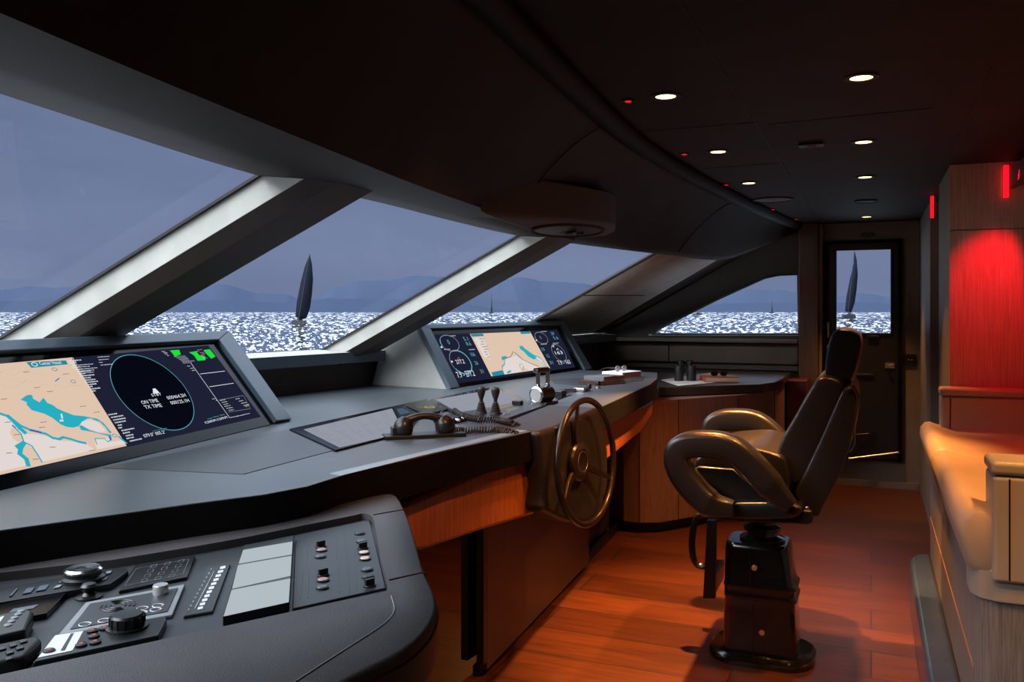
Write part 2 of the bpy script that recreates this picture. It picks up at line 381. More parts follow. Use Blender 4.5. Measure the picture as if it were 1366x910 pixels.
# sill ledge and apron
mb = MB(); rows = [[], [], [], [], []]
for y in ys:
    S = c3(SILL, y)
    rows[0].append(S + V(-.12, 0, -.005)); rows[1].append(S + V(.02, 0, 0)); rows[2].append(S + V(.16, 0, -.01)); rows[3].append(S + V(.16, 0, -.065)); rows[4].append(S + V(-.02, 0, -.065))
mb.loft(rows[:3], M['jamb']); mb.loft(rows[2:], M['frame'])
struct('trim_11', mb, sharp=30, label='window ledge running along under the windscreen')
mb = MB(); mb.loft([[c3(SILL, y) + V(.06, 0, -.02) for y in ys], [V(c3(SILL, y).x + .06, y, 0) for y in ys]], M['wall_dark'])
mb.loft([[c3(SILL, y) + V(-.10, 0, 0) for y in ys], [V(c3(SILL, y).x - .10, y, -.2) for y in ys]], M['exterior'])
struct('wall_front', mb, label='dark apron wall below the windscreen')
# far wall (y = Y1) with side window and door
WX0, WX1 = hit(868, 445, y=Y1), hit(1066, 445, y=Y1)
wt0, wt1 = hit(1022, 370, y=Y1), hit(1066, 366, y=Y1)
def at7(px, py): return hit(px, py, y=Y1)
zb = at7(900, 447).z
wpts = [at7(870, 446), at7(1065, 446), at7(1065, 367), at7(1040, 367), at7(1020, 371), at7(960, 398), at7(880, 438)]
DX0, DX1, DZ0, DZ1 = at7(1099, 400).x, at7(1203, 400).x, at7(1150, 612).z, at7(1150, 321).z
mb = MB(); TK = .12
def wallface(pts, mat): mb.prism(pts, (0, TK, 0), mat)
X7 = at7(1225, 400).x
# left of/around side window
wallface([V(-2.25, Y1, 0), V(wpts[1].x, Y1, 0), wpts[1], wpts[0], V(-2.25, Y1, zb)], M['wall_dark'])
wallface([V(-2.25, Y1, zb), wpts[0], wpts[6], wpts[5], wpts[4], wpts[3], V(wpts[3].x, Y1, 2.10)], M['mull_in'])
wallface([wpts[3], wpts[2], V(wpts[2].x, Y1, 2.2), V(wpts[3].x, Y1, 2.2)], M['mull_in'])
wallface([V(wpts[1].x, Y1, 0), V(DX0, Y1, 0), V(DX0, Y1, 2.2), V(wpts[1].x, Y1, 2.2)], M['wall'])
wallface([V(DX0, Y1, 0), V(DX1, Y1, 0), V(DX1, Y1, DZ0), V(DX0, Y1, DZ0)], M['wall'])
wallface([V(DX0, Y1, DZ1), V(DX1, Y1, DZ1), V(DX1, Y1, 2.2), V(DX0, Y1, 2.2)], M['wall'])
wallface([V(DX1, Y1, 0), V(XR + .1, Y1, 0), V(XR + .1, Y1, 2.2), V(DX1, Y1, 2.2)], M['wall'])
struct('wall_far', mb, label='starboard wall with side window and black door')
# side window
mb = MB(); mb.poly([p + V(0, .05, 0) for p in wpts], M['glass']); s = struct('window_5', mb, label='tapering side window pane')
mb = MB(); mb.tube([p + V(0, -.003, 0) for p in wpts], .012, M['frame'], 8, closed=True); obj('window_frame', mb, s)
mb = MB(); a, b_ = wpts[0] + V(-.03, -.01, -.012), wpts[1] + V(0, -.01, -.012); mb.prism([a, b_, b_ + V(0, .06, 0), a + V(0, .06, 0)], (0, 0, .014), M['white']); obj('window_sill', mb, s)
# band panel beneath side window
mb = MB(); x0 = -2.3; x1 = wpts[1].x
mb.box((x0, Y1 - .10, 1.135), (x1, Y1, 1.165), M['wall'])
mb.box((x0, Y1 - .05, .96), (-1.62, Y1, 1.125), M['wall']); mb.box((-1.612, Y1 - .05, .96), (x1, Y1, 1.125), M['wall'])
mb.box((x0, Y1 - .03, .905), (x1, Y1, .95), M['wall'])
struct('trim_12', mb, bevel=.004, label='two leather panels in a band under the side window')
# pillar between side window and door
xa, xb_ = at7(1067, 400).x, at7(1092, 400).x
mb = MB(); mb.box((xa, Y1 - .14, 0), (xb_, Y1, ZC), M['pillar']); struct('trim_13', mb, bevel=.01, label='narrow wood pillar left of the door')
mb = MB(); mb.box((xb_ + .002, Y1 - .03, 0), (DX0 - .004, Y1, ZC), M['cream_arm']); struct('trim_14', mb, bevel=.006, label='pale strip beside the door')
# door
d0 = MB(); yd = Y1 - .02
gx0, gx1, gz0, gz1 = hit(1116, 400, y=yd).x, hit(1188, 400, y=yd).x, hit(1150, 444, y=yd).z, hit(1150, 334, y=yd).z
d0.prism([V(DX0, yd, DZ0), V(gx0, yd, DZ0), V(gx0, yd, DZ1), V(DX0, yd, DZ1)], (0, .05, 0), M['door'])
d0.prism([V(gx1, yd, DZ0), V(DX1, yd, DZ0), V(DX1, yd, DZ1), V(gx1, yd, DZ1)], (0, .05, 0), M['door'])
d0.prism([V(gx0, yd, DZ0), V(gx1, yd, DZ0), V(gx1, yd, gz0), V(gx0, yd, gz0)], (0, .05, 0), M['door'])
d0.prism([V(gx0, yd, gz1), V(gx1, yd, gz1), V(gx1, yd, DZ1), V(gx0, yd, DZ1)], (0, .05, 0), M['door'])
door = struct('door_1', d0, label='black door with upright window')
mb = MB()
for a, b_ in (((DX0, DZ0), (DX0 + .03, DZ1)), ((DX1 - .03, DZ0), (DX1, DZ1)), ((DX0, DZ1 - .03), (DX1, DZ1)), ((DX0, DZ0), (DX1, DZ0 + .02))):
    mb.box((a[0], yd - .03, a[1]), (b_[0], yd, b_[1]), M['gloss'])
obj('door_frame', mb, door, bevel=.004)
mb = MB(); mb.poly([V(gx0, yd + .03, gz0), V(gx1, yd + .03, gz0), V(gx1, yd + .03, gz1), V(gx0, yd + .03, gz1)], M['glass']); obj('pane', mb, door)
mb = MB()
for a, b_ in (((gx0 - .012, gz0 - .012), (gx0, gz1 + .012)), ((gx1, gz0 - .012), (gx1 + .018, gz1 + .012)), ((gx0, gz1), (gx1, gz1 + .012)), ((gx0, gz0 - .02), (gx1, gz0))):
    mb.box((a[0], yd - .012, a[1]), (b_[0], yd + .002, b_[1]), M['black'])
obj('window_gasket', mb, door, bevel=.003)
h = hit(1187, 488, y=yd); mb = MB(); mb.box((h.x - .035, yd - .012, h.z - .02), (h.x + .035, yd, h.z + .02), M['chrome'])
mb.tube([h + V(-.01, -.01, 0), h + V(-.01, -.04, 0), h + V(.02, -.04, 0)], .007, M['chrome']); obj('door_handle', mb, door, bevel=.002)
mb = MB(); h = hit(1165, 447, y=yd); mb.box((h.x - .04, yd - .03, h.z - .022), (h.x + .04, yd, h.z - .004), M['black']); obj('catch', mb, door, bevel=.003)
h1, h2 = hit(1133, 612, y=yd - .09), hit(1198, 604, y=yd - .02); mb = MB(); mb.tube([h1, h2], .008, M['steel']); mb.ball(h1, .014, M['steel']); mb.ball(h2, .014, M['steel']); obj('door_stay', mb, door)
h = hit(1150, 580, y=yd - .02); mb = MB(); mb.tube([h + V(-.1, 0, -.01), h + V(.06, 0, .01)], .006, M['black']); mb.box((h.x + .05, yd - .025, h.z - .04), (h.x + .09, yd, h.z + .04), M['black']); obj('door_closer', mb, door)
for zz in (470, 440):
    h = hit(1105, zz, y=yd); mb = MB(); mb.tube([h + V(0, -.04, -.06), h + V(0, -.04, .06)], .008, M['steel']); obj('hinge', mb, door)
h = hit(1130, 500, y=yd); mb = MB(); mb.box((h.x - .1, yd - .015, h.z - .01), (h.x + .2, yd, h.z + .012), M['black']); obj('ledge', mb, door, bevel=.003)
# right side: corridor wall, recess, column
mb = MB(); mb.box((.35, 6.08, 0), (XR, Y1, ZC), M['wall']); struct('wall_right', mb, bevel=.004, label='taupe leather wall beside the door')
mb = MB(); mb.box((.47, 5.34, 0), (XR, 6.08, ZC), M['brown']); door2 = struct('door_2', mb, label='recessed dark wood door in the right wall')
mb = MB(); mb.box((.455, 5.50, .95), (.47, 5.53, 1.0), M['chrome']); mb.box((.455, 5.5, 1.75), (.47, 5.52, 1.82), M['chrome']); obj('latch', mb, door2)
mb = MB(); mb.box((.352, 4.652, 0), (XR, 5.34, ZC), M['wall']); struct('trim_15', mb, bevel=.004, label='pale leather end of the wood clad partition')
mb = MB(); zs = hit(1300, 307, y=4.65).z
mb.box((.352, 4.63, 0), (XR, 4.652, zs - .003), M['oakwall']); mb.box((.352, 4.63, zs + .003), (XR, 4.652, ZC), M['oakwall'])
struct('wall_partition', mb, label='vertically grained oak partition behind the settee, lit red')
mb = MB(); mb.box((XR, Y0 - .1, 0), (XR + .1, Y1 + .1, ZC), M['oakwall']); struct('wall_back', mb)
mb = MB(); mb.box((-2.9, Y0 - .1, 0), (XR, Y0, 2.2), M['wall_dark']); struct('wall_near', mb)
mb = MB(); mb.box((-2.4, Y1 - .03, 0), (X7, Y1 - .001, .05), M['wall']); struct('baseboard_far', mb)
# overhead bulkhead box
mb = MB(); mb.prism([V(x, 3.85, z) for x, z in ((.60, 1.98), (.62, 1.98), (.66, 1.995), (XR, 1.995), (XR, ZC), (.70, ZC), (.70, 2.06), (.60, 2.06))], (0, .77, 0), M['wall_dark'])
struct('trim_16', mb, bevel=.003, label='overhead bulkhead above the settee')
# exterior roof keeps sky out
mb = MB(); mb.prism([c3(TOP, y) + V(-.06, 0, .10) for y in ys] + [V(XR + .2, Y1 + .2, 1.85), V(XR + .2, Y0 - .2, 1.85)], (0, 0, .0), M['exterior'])
mb = MB(); rows = [[c3(TOP, y) + V(-.06, 0, .09) for y in ys], [V(c3(RIM, y).x - .1, y, 2.24) for y in ys], [V(XR + .2, y, 2.24) for y in ys]]
mb.loft(rows, M['exterior']); struct('roof', mb, label='cabin roof')

# ------------------------------------------------------------------ ceiling fittings
LAMPS = []
def spot(name, loc, col, power, size=70, blend=.6, rad=.03, tgt=None):
    l = bpy.data.lights.new(name, 'SPOT'); l.energy = power; l.color = col; l.spot_size = math.radians(size); l.spot_blend = blend; l.shadow_soft_size = rad
    o = bpy.data.objects.new(name, l); C.objects.link(o); o.location = loc
    if tgt is not None: o.rotation_euler = (Vector(tgt) - Vector(loc)).to_track_quat('-Z', 'Y').to_euler()
    return o
M['warm'] = glow('downlight_warm', (1, .62, .16), 6)
M['warmhot'] = glow('downlight_hot', (1, .66, .22), 6)
M['red'] = glow('red_led', (1, .01, .015), 1.2)
M['redhot'] = glow('red_led_strip', (1, .004, .012), 2.0)
def downlight(p, label):
    t = thing('ceiling_downlight', p, label, 'ceiling light', 'warm recessed ceiling downlights')
    mb = MB(); mb.lathe(p, (0, 0, -1), [(.050, 0), (.050, .003), (.034, .004), (.034, -.004), (.050, -.003)], M['blackm']); obj('bezel', mb, t)
    mb = MB(); mb.lathe(p, (0, 0, -1), [(.033, -.003), (.033, .002)], M['warmhot']); obj('lamp', mb, t)
    return t
d0l = hit(1149, 103, z=ZC - .001)
spots = [((1149, 103), 'big warm downlight at upper right, nearest of the right-hand row'), ((888, 128), 'big warm downlight at upper centre, nearest of the left-hand row beside the first red pinpoint'),
         ((1152, 189), 'second nearest warm downlight of the right-hand ceiling row'), ((958, 202), 'middle warm downlight of the left-hand ceiling row'),
         ((1154, 236), 'third warm downlight of the right-hand row, between second light and round speaker'), ((999, 244), 'farthest warm downlight of the left-hand row, beside the large round speaker'),
         ((1156, 289), 'farthest tiny warm downlight above the door')]
first = None
for (a, b_), lab in spots:
    p = hit(a, b_, z=ZC - .001)
    if first is None: first = downlight(p, lab)
    else:
        c = copy_tree(first); c.location = p; c['label'] = lab
    LAMPS.append(p)
for p, lab in ((V(-.0, 1.84, ZC - .001), 'added unseen downlight continuing the right-hand row, nearest the viewer'), (V(-.52, 1.55, ZC - .001), 'added unseen downlight continuing the left-hand row'), (V(.66, 3.05, ZC - .001), 'added unseen downlight above the settee'), (V(.66, 2.1, ZC - .001), 'added unseen downlight in front of the settee')):
    c = copy_tree(first); c.location = p; c['label'] = lab; LAMPS.append(p)  # unseen downlights added to light the settee, its arm and the fascia
leds = [((838, 134), 'nearest red pinpoint light, left of the big left-hand downlight'), ((913, 205), 'red pinpoint light left of the middle left-hand downlight'), ((969, 246), 'red pinpoint light beside the farthest left-hand downlight'),
        ((1031, 279), 'red pinpoint light just below the large round speaker'), ((1062, 292), 'farthest red pinpoint light, at the end of the curved rail')]
first = None; REDS = []
for (a, b_), lab in leds:
    p = hit(a, b_, z=ZC - .001); REDS.append(p)
    if first is None:
        first = thing('red_pinpoint_light', p, lab, 'ceiling light', 'red pinpoint night lights in the ceiling')
        mb = MB(); mb.lathe(p, (0, 0, -1), [(.022, 0), (.022, .003), (.012, .004), (.012, -.002)], M['blackm']); obj('bezel', mb, first)
        mb = MB(); mb.lathe(p, (0, 0, -1), [(.012, 0), (.010, .005)], M['red']); obj('lamp', mb, first)
    else:
        c = copy_tree(first); c.location = p; c['label'] = lab
def speaker(px, py, r, lab):
    p = hit(px, py, z=ZC - .001); t = thing('ceiling_speaker', p, lab, 'speaker')
    mb = MB(); mb.lathe(p, (0, 0, -1), [(r, 0), (r, .006), (r * .9, .008), (r * .9, .003), (r, -.001)], M['blackm']); obj('rim', mb, t)
    mb = MB(); mb.lathe(p, (0, 0, -1), [(r * .9, 0), (r * .9, .004), (r * .3, .006), (r * .28, .008)], M['wall_dark']); obj('grille', mb, t)
speaker(1031, 266, .125, 'large dark round speaker flush in the ceiling, left group')
speaker(1155, 268, .07, 'small pale-rimmed round speaker between right-hand downlights')
p = hit(1082, 192, z=ZC - .001); t = thing('ceiling_sensor', p, 'small dark rectangular sensor on the ceiling between the two rows of lights', 'sensor')
mb = MB(); mb.box(p + V(-.05, -.035, -.01), p + V(.05, .035, 0), M['black']); obj('plate', mb, t, bevel=.003)
mb = MB(); mb.ball(p + V(0, 0, -.01), (.018, .014, .008), M['grey2']); obj('lens', mb, t)
p = hit(1158, 313, y=Y1 - .03); t = thing('door_sensor', p, 'tiny dark fitting with two silver dots above the door', 'sensor')
mb = MB(); mb.box(p + V(-.05, -.01, -.015), p + V(.05, .03, .015), M['black']); obj('plate', mb, t, bevel=.002)
for dx in (-.022, .022): mb = MB(); mb.ball(p + V(dx, -.012, 0), .008, M['chrome'], 8); obj('contact', mb, t)
p = hit(1214, 480, y=Y1 - .012); t = thing('wall_socket', p, 'small black square wall socket to the right of the door', 'socket')
mb = MB(); mb.box(p + V(-.045, -.004, -.045), p + V(.045, .012, .045), M['black']); obj('plate', mb, t, bevel=.003)
for dx in (-.012, .012): mb = MB(); mb.box(p + V(dx - .005, -.007, -.005), p + V(dx + .005, -.003, .005), M['chrome']); obj('contact', mb, t)
p = hit(1208, 409, y=Y1 - .01); t = thing('wall_panel_plate', p, 'faint taupe plate set in the wall right of the door window', 'plate')
mb = MB(); mb.box(p + V(-.03, 0, -.08), p + V(.03, .01, .08), M['wall']); obj('plate', mb, t, bevel=.003)
# red strips
mb = MB(); p = hit(1245, 255, x=.35); mb.box((.335, p.y - .02, 1.97), (.352, p.y + .02, 2.10), M['redhot']); o = obj('red_light_strip', mb); tag(o, 'short red light strip at the top of the recessed doorway', 'light strip')
mb = MB(); mb.box((.58, 4.60, 1.94), (.60, 4.628, 2.09), M['redhot']); o = obj('red_light_strip', mb); tag(o, 'red light strip at the top right end of the oak partition', 'light strip')
# pod under the soffit
def ray(px, py, d): return CAM + (FW + RT * ((px - 683) / F) + UP * ((415 - py) / F)) * d
q1, q2, q3 = ray(646, 288, 2.65), ray(821, 293, 3.7), ray(790, 318, 3.85); pn = (q2 - q1).cross(q3 - q1).normalized(); ppl = (q1, pn); pb = hit(757, 306, pl=ppl)
t = thing('ceiling_pod', pb, 'dark leather pod with oval recess hanging under the soffit near the second mullion', 'ceiling pod')
out = px_poly([(640, 286), (720, 292), (776, 296), (808, 298), (821, 302), (821, 309), (806, 316), (770, 319), (715, 312), (660, 294)], pl=ppl)
mb = MB(); mb.prism(out, (0, 0, .15), M['mull_in']); obj('housing', mb, t, bevel=.02, seg=4)
ec = pb; n = 36; ring = px_poly([(757 + 50 * math.cos(2 * PI * i / n), 306.5 + 8.5 * math.sin(2 * PI * i / n)) for i in range(n)], pl=ppl)
mb = MB(); mb.loft([[lerp(ec, p, k) - V(0, 0, h) for p in ring] for k, h in ((1.0, -.001), (1.0, .007), (.92, .009), (.88, -.001))], M['soffit'], True); obj('recess_ring', mb, t)
mb = MB(); mb.poly([lerp(ec, p, .9) - V(0, 0, .002) for p in ring], M['black']); obj('recess', mb, t)
for k, (dx, dy) in enumerate(((-.06, -.1), (-.04, .02), (.02, .1))):
    mb = MB(); mb.tube([ec + V(dx * .5, dy * .6, -.002), ec + V(dx * .5, dy * .6 + .02, -.012), ec + V(dx * .5 + .015, dy * .6 + .06, -.006)], .007, M['black'], 8); obj('catch', mb, t)

# ------------------------------------------------------------------ main console
ZT = 1.0
front = [(-.6, -1.85, 0), (.4, -1.66, 0), (1.06, -1.464, 0), (1.45, -1.26, 0), (1.56, -1.20, 0), (1.66, -1.185, 0), (1.735, -1.175, 0), (2.2, -1.11, 0), (2.738, -1.014, 0)]
fr = [V(-1.85, -.6, ZT), V(-1.66, .4, ZT)] + [V(-1.47, 1.05, ZT), V(-1.30, 1.36, ZT), V(-1.22, 1.49, ZT), V(-1.185, 1.60, ZT), V(-1.185, 1.74, ZT), hit(600, 600, z=ZT), hit(732, 570.5, z=ZT), hit(742, 571, z=ZT), hit(868, 512.5, z=ZT), hit(877, 505, z=ZT)]
bk = [V(-1.28, 5.45, ZT), V(-2.34, 5.5, ZT), V(-2.46, 4.4, ZT), V(-2.52, 3.6, ZT), V(-2.58, 2.7, ZT), V(-2.56, 1.7, ZT), V(-2.4, .3, ZT), V(-2.3, -.6, ZT)]
dn = V(0, 0, -1)
ct = thing('console_worktop', V(-1.9, 2.6, ZT - .1), 'long blue-grey helm worktop under the windscreen carrying screens and controls', 'worktop')
mb = MB(); mb.prism([p + dn * .1 for p in fr + bk], (0, 0, .1), M['top'], M['face']); obj('slab', mb, ct, bevel=.005, seg=2)
e1 = px_poly([(440, 632), (560, 604), (700, 571), (735, 561), (734, 566), (700, 576), (560, 609), (455, 635)], z=ZT)
mb = MB(); mb.prism(e1, (0, 0, .0012), plain('edge_strip', (.22, .27, .31), .3)); obj('edge_inlay', mb, ct, label='bright strip let into the front edge')
pp = px_poly([(138, 625), (385, 573), (450, 600), (325, 633)], z=ZT)
mb = MB(); mb.prism(pp, (0, 0, .0015), M['plate']); obj('inset_plate', mb, ct, label='darker flush plate')
pp = px_poly([(716, 510), (730, 503), (800, 503), (880, 506), (862, 501), (735, 500.5)], z=ZT)
pp = px_poly([(740, 512), (733, 506), (860, 503), (858, 508), (772, 514)], z=ZT)
mb = MB(); mb.prism(pp, (0, 0, .0015), M['plate']); obj('inset_plate', mb, ct)
# teak fascia panels
def vplane(a, b): d = (b - a); n = V(d.y, -d.x, 0).normalized(); return (a, n)
pa = vplane(hit(600, 600, z=ZT) + V(-.05, 0, 0), hit(732, 570.5, z=ZT) + V(-.05, 0, 0))
def crown(mb, pts, n, dep, mat, bulge=.02):
    c = sum(pts, V(0, 0, 0)) / len(pts); inner = [lerp(p, c, .12) + n * bulge for p in pts]; back = [p - n * dep for p in pts]
    mb.loft([back, pts, inner], mat, True, True)
wood1 = [(480, 694), (540, 671), (640, 629), (719, 597), (725, 650), (721, 682), (640, 707), (563, 733), (500, 745)]
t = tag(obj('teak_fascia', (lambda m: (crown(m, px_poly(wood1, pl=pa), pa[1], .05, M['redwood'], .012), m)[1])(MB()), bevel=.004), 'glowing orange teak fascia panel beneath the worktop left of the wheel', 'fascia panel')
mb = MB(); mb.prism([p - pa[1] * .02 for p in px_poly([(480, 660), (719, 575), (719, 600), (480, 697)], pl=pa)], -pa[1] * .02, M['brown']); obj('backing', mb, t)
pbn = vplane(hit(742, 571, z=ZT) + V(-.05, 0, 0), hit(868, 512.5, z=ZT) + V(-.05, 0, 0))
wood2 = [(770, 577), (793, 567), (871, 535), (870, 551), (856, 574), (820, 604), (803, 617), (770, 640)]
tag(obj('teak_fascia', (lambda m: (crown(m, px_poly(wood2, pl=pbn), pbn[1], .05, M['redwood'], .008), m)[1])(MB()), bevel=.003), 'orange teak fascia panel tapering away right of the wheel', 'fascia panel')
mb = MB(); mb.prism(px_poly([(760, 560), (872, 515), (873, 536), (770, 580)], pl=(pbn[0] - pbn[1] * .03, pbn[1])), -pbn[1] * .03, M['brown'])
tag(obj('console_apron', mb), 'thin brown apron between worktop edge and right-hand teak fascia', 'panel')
# steering pedestal housing
ph = vplane(hit(700, 577, z=ZT) + V(-.02, 0, 0), hit(800, 545, z=ZT) + V(.06, 0, 0))
ph = (hit(732, 571, z=ZT) + V(.02, 0, 0), V(math.cos(math.radians(6)), -math.sin(math.radians(6)), 0))
hp = px_poly([(719, 576), (745, 568), (800, 543), (812, 600), (812, 650), (800, 690), (780, 699), (757, 697), (724, 682), (728, 650)], pl=ph)
t = thing('steering_pedestal', V(-1.15, 2.9, 0), 'brown-grey leather steering pedestal behind the wheel', 'pedestal')
mb = MB(); mb.prism(hp, -ph[1] * .22, M['pedestal']); obj('housing', mb, t, bevel=.02)
# base cabinet under console
g0, g1 = hit(650, 905, z=0), hit(835, 705, z=0)
bp_ = vplane(g0, g1); 
t = thing('base_cabinet', (g0 + g1) / 2, 'dark glossy wood base panel standing under the helm console', 'base cabinet')
mb = MB(); up = V(0, 0, .88); k1 = hit(806, 735, z=0)
k1 = g0 + (g1 - g0) * .62
mb.prism([g0 + V(0, 0, .03), k1 + V(0, 0, .03), k1 + up, g0 + up], -bp_[1] * .03, M['brown']); obj('side_panel', mb, t, bevel=.004)
mb = MB(); q = -bp_[1] * .03; mb.prism([g0 + q, g1 + q, g1 + q + V(0, 0, .04), g0 + q + V(0, 0, .04)], -bp_[1] * .03, M['black']); obj('plinth', mb, t)
mb = MB(); mb.prism([k1 + V(0, .005, .03) - bp_[1] * .08, g1 + V(0, -.1, .03) - bp_[1] * .08, g1 + V(0, -.1, 0) + up - bp_[1] * .08, k1 + up - bp_[1] * .08], -bp_[1] * .2, M['brown']); obj('rear_panel', mb, t)
mb = MB()
for a, w_, zz in ((.0, .012, .10),):
    s0 = hit(618, 880, x=g0.x - .10) 
for (a, b_) in (((624, 882), (645, 868)), ((645, 888), (652, 882))):
    p0, p1 = hit(*a, z=.06), hit(*b_, z=.06); mb = MB(); mb.prism([p0, p1, p1 + V(0, 0, .82), p0 + V(0, 0, .82)], V(-.03, 0, 0), M['black']); obj('end_panel', mb, t, bevel=.003)
# rear knee wall far under console
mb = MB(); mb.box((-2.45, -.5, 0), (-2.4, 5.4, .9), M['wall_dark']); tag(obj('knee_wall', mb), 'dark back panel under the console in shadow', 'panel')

# ------------------------------------------------------------------ displays
SC = {}
def em(name, col, s=1.0):
    if name not in SC: SC[name] = glow('screen_' + name, col, s)
    return SC[name]
LAND = em('land', (.74, .55, .42)); SEAc = em('sea', (.02, .42, .53)); SHAL = em('shallow', (.76, .68, .65)); NAVY = em('navy', (.012, .014, .035)); RAD = em('radar', (.001, .002, .006))
WT = em('white', (.75, .8, .85)); GR = em('green', (.01, .75, .04)); TEAL = em('teal', (.015, .25, .36)); CY = em('cyan', (.10, .42, .48)); DK = em('dark', (.15, .12, .12)); LN = em('line', (.25, .28, .36))
BLUE = em('blue', (.05, .09, .5)); YE = em('yellow', (.7, .5, .05)); PINK = em('pink', (.7, .35, .4)); GREYL = em('border', (.62, .5, .42)); RW = em('redwarn', (.5, .05, .06))
def frame_display(name, base, d, w, label, px_out, px_in, px_scr, side_back, left_bar=True):
    """base point on the worktop, d along the display, w up its tilted face"""
    n = d.cross(w).normalized()
    if n.x < 0: n = -n
    t = thing(name, base, label, 'display')
    P = (base, n); out = px_poly(px_out, pl=P); inn = px_poly(px_in, pl=P)    # TL TR BR BL
    # wedge housing behind the face
    mb = MB(); bv = V(-.16, 0, 0); back = V(d.y, -d.x, 0).normalized() * -1
    tl, tr, br_, bl = out
    def down(p): return V(p.x, p.y, ZT)
    prof_l = [tl, bl, down(tl) + back * side_back[0], tl + back * side_back[0] * .75 + V(0, 0, -.10), tl + back * side_back[1]]
    prof_r = [tr, br_, down(tr) + back * side_back[0], tr + back * side_back[0] * .75 + V(0, 0, -.10), tr + back * side_back[1]]
    mb.loft([[p - n * .012 for p in prof_l], [p - n * .012 for p in prof_r]], M['housing'], True, True); obj('housing', mb, t, bevel=.012)
    # frame bars
    def bar(a, b_, c, e, nm):
        mb = MB(); mb.prism([a - n * .012, b_ - n * .012, c - n * .012, e - n * .012], n * .026, M['frame']); obj(nm, mb, t, bevel=.003, seg=2)
    bar(out[0], out[1], inn[1], inn[0], 'top_bar'); bar(out[1], out[2], inn[2], inn[1], 'side_bar')
    bar(out[3], out[0], inn[0], inn[3], 'side_bar')
    mb = MB(); mb.prism([p - n * .010 for p in inn], n * .008, M['gloss']); obj('glass', mb, t, label='black glass border')
    Ps = (base + n * .0008, n)
    scr = MB()
    return t, n, Ps, scr
class Canvas:
    def __init__(s, mb, base, n, d, w): s.mb = mb; s.b = base; s.n = n; s.d = d.normalized(); s.w = w.normalized(); s.k = 0
    def P(s, px, py, lay): return hit(px, py, pl=(s.b + s.n * (.0002 * lay), s.n))
    def poly(s, pts, mat, lay=1): s.mb.poly([s.P(a, b_, lay) for a, b_ in pts], mat)
    def line(s, pts, wd, mat, lay=3, closed=False):
        Q = [s.P(a, b_, lay) for a, b_ in pts]
        if closed: Q.append(Q[0])
        for a, b_ in zip(Q, Q[1:]):
            t = (b_ - a)
            if t.length < 1e-6: continue
            t.normalize(); q = t.cross(s.n) * wd / 2; s.mb.poly([a - q - t * wd * .3, b_ - q + t * wd * .3, b_ + q + t * wd * .3, a + q - t * wd * .3], mat)
    def circle(s, px, py, ru, rv, wd, mat, lay=3, a0=0, a1=360, fill=None, n=48):
        c = s.P(px, py, lay); pts = [c + s.d * ru * math.cos(math.radians(a0 + (a1 - a0) * i / n)) + s.w * rv * math.sin(math.radians(a0 + (a1 - a0) * i / n)) for i in range(n + 1)]
        if fill: s.mb.poly(pts[:-1], fill)
        if wd:
            c2 = c + s.n * .0001
            for a, b_ in zip(pts, pts[1:]):
                a, b_ = a + s.n * .0001, b_ + s.n * .0001; ia = a + (c2 - a).normalized() * wd; ib = b_ + (c2 - b_).normalized() * wd; s.mb.poly([a, b_, ib, ia], mat)
    def text(s, px, py, st, size, mat, lay=4, align='LEFT'): text_mb(s.mb, st, s.P(px, py, lay), s.d, s.w, size, mat, align)
    def fit(s, x0, y0, x1, y1, st, size, mat, lay=5):
        a, b_ = s.P(x0, y0, lay), s.P(x1, y1, lay); m2 = MB(); text_mb(m2, st, V(0, 0, 0), V(1, 0, 0), V(0, 1, 0), 1, mat)
        wd = max(p.x for p in m2.v); k = (b_ - a).length / wd; u = (b_ - a).normalized()
        s.mb.add([a + u * p.x * k + s.w * p.y * size for p in m2.v], m2.f, mat)
    def noise(s, x0, y0, x1, y1, dx, cnt, mat, lay=4, wmin=.004, wmax=.014, h=.0022):
        """rows of tiny unreadable print between two photo points, shifting dx per row"""
        for i in range(cnt):
            f = i / max(1, cnt - 1); c = s.P(x0 + (x1 - x0) * f + random.uniform(-1, 1) * dx, y0 + (y1 - y0) * f, lay)
            w_ = random.uniform(wmin, wmax); x = 0
            while x < w_:
                k = random.uniform(.0015, .004); s.mb.poly([c + s.d * x, c + s.d * (x + k), c + s.d * (x + k) + s.w * h, c + s.d * x + s.w * h], mat); x += k + .0018
# ---- left display
d1 = V(-.138, .990, 0).normalized(); w1 = V(-.990 * .26, -.138 * .26, .32).normalized(); base1 = V(-1.95, 2.51, ZT)
t1, n1, P1, mb = frame_display('radar_display', base1, d1, w1, 'large left display with a chart and a black radar circle in a slate frame',
    [(-210, 467), (303, 444), (386, 562), (-210, 705)], [(-200, 484), (289, 456), (366, 564.5), (-200, 702)], None, (.14, .10))
cv = Canvas(mb, base1 - n1 * .0015, n1, d1, w1)
cv.poly([(-190, 502), (278, 461), (348, 556), (-190, 677)], NAVY, 1)
cv.poly([(-190, 502), (95, 477), (169, 595), (-190, 677)], LAND, 2)
def Z(pts, sc, ox, oy): return [(a / sc + ox, b_ / sc + oy) for a, b_ in pts]
z1 = lambda pts: Z(pts, 5.69, 0, 470)
cv.poly(z1([(0, 480), (70, 495), (120, 550), (190, 620), (290, 625), (380, 640), (450, 670), (560, 680), (660, 700), (720, 740), (0, 905), (-400, 990), (-400, 480)]), SHAL, 3)
cv.poly(z1([(95, 560), (135, 580), (170, 640), (165, 680), (130, 680), (95, 650), (75, 610)]), LAND, 4)
cv.poly(z1([(160, 715), (215, 705), (260, 740), (300, 800), (320, 835), (225, 858), (160, 770)]), LAND, 4)
cv.poly(z1([(720, 655), (830, 655), (845, 680), (925, 670), (965, 690), (740, 738), (722, 700)]), SHAL, 4)
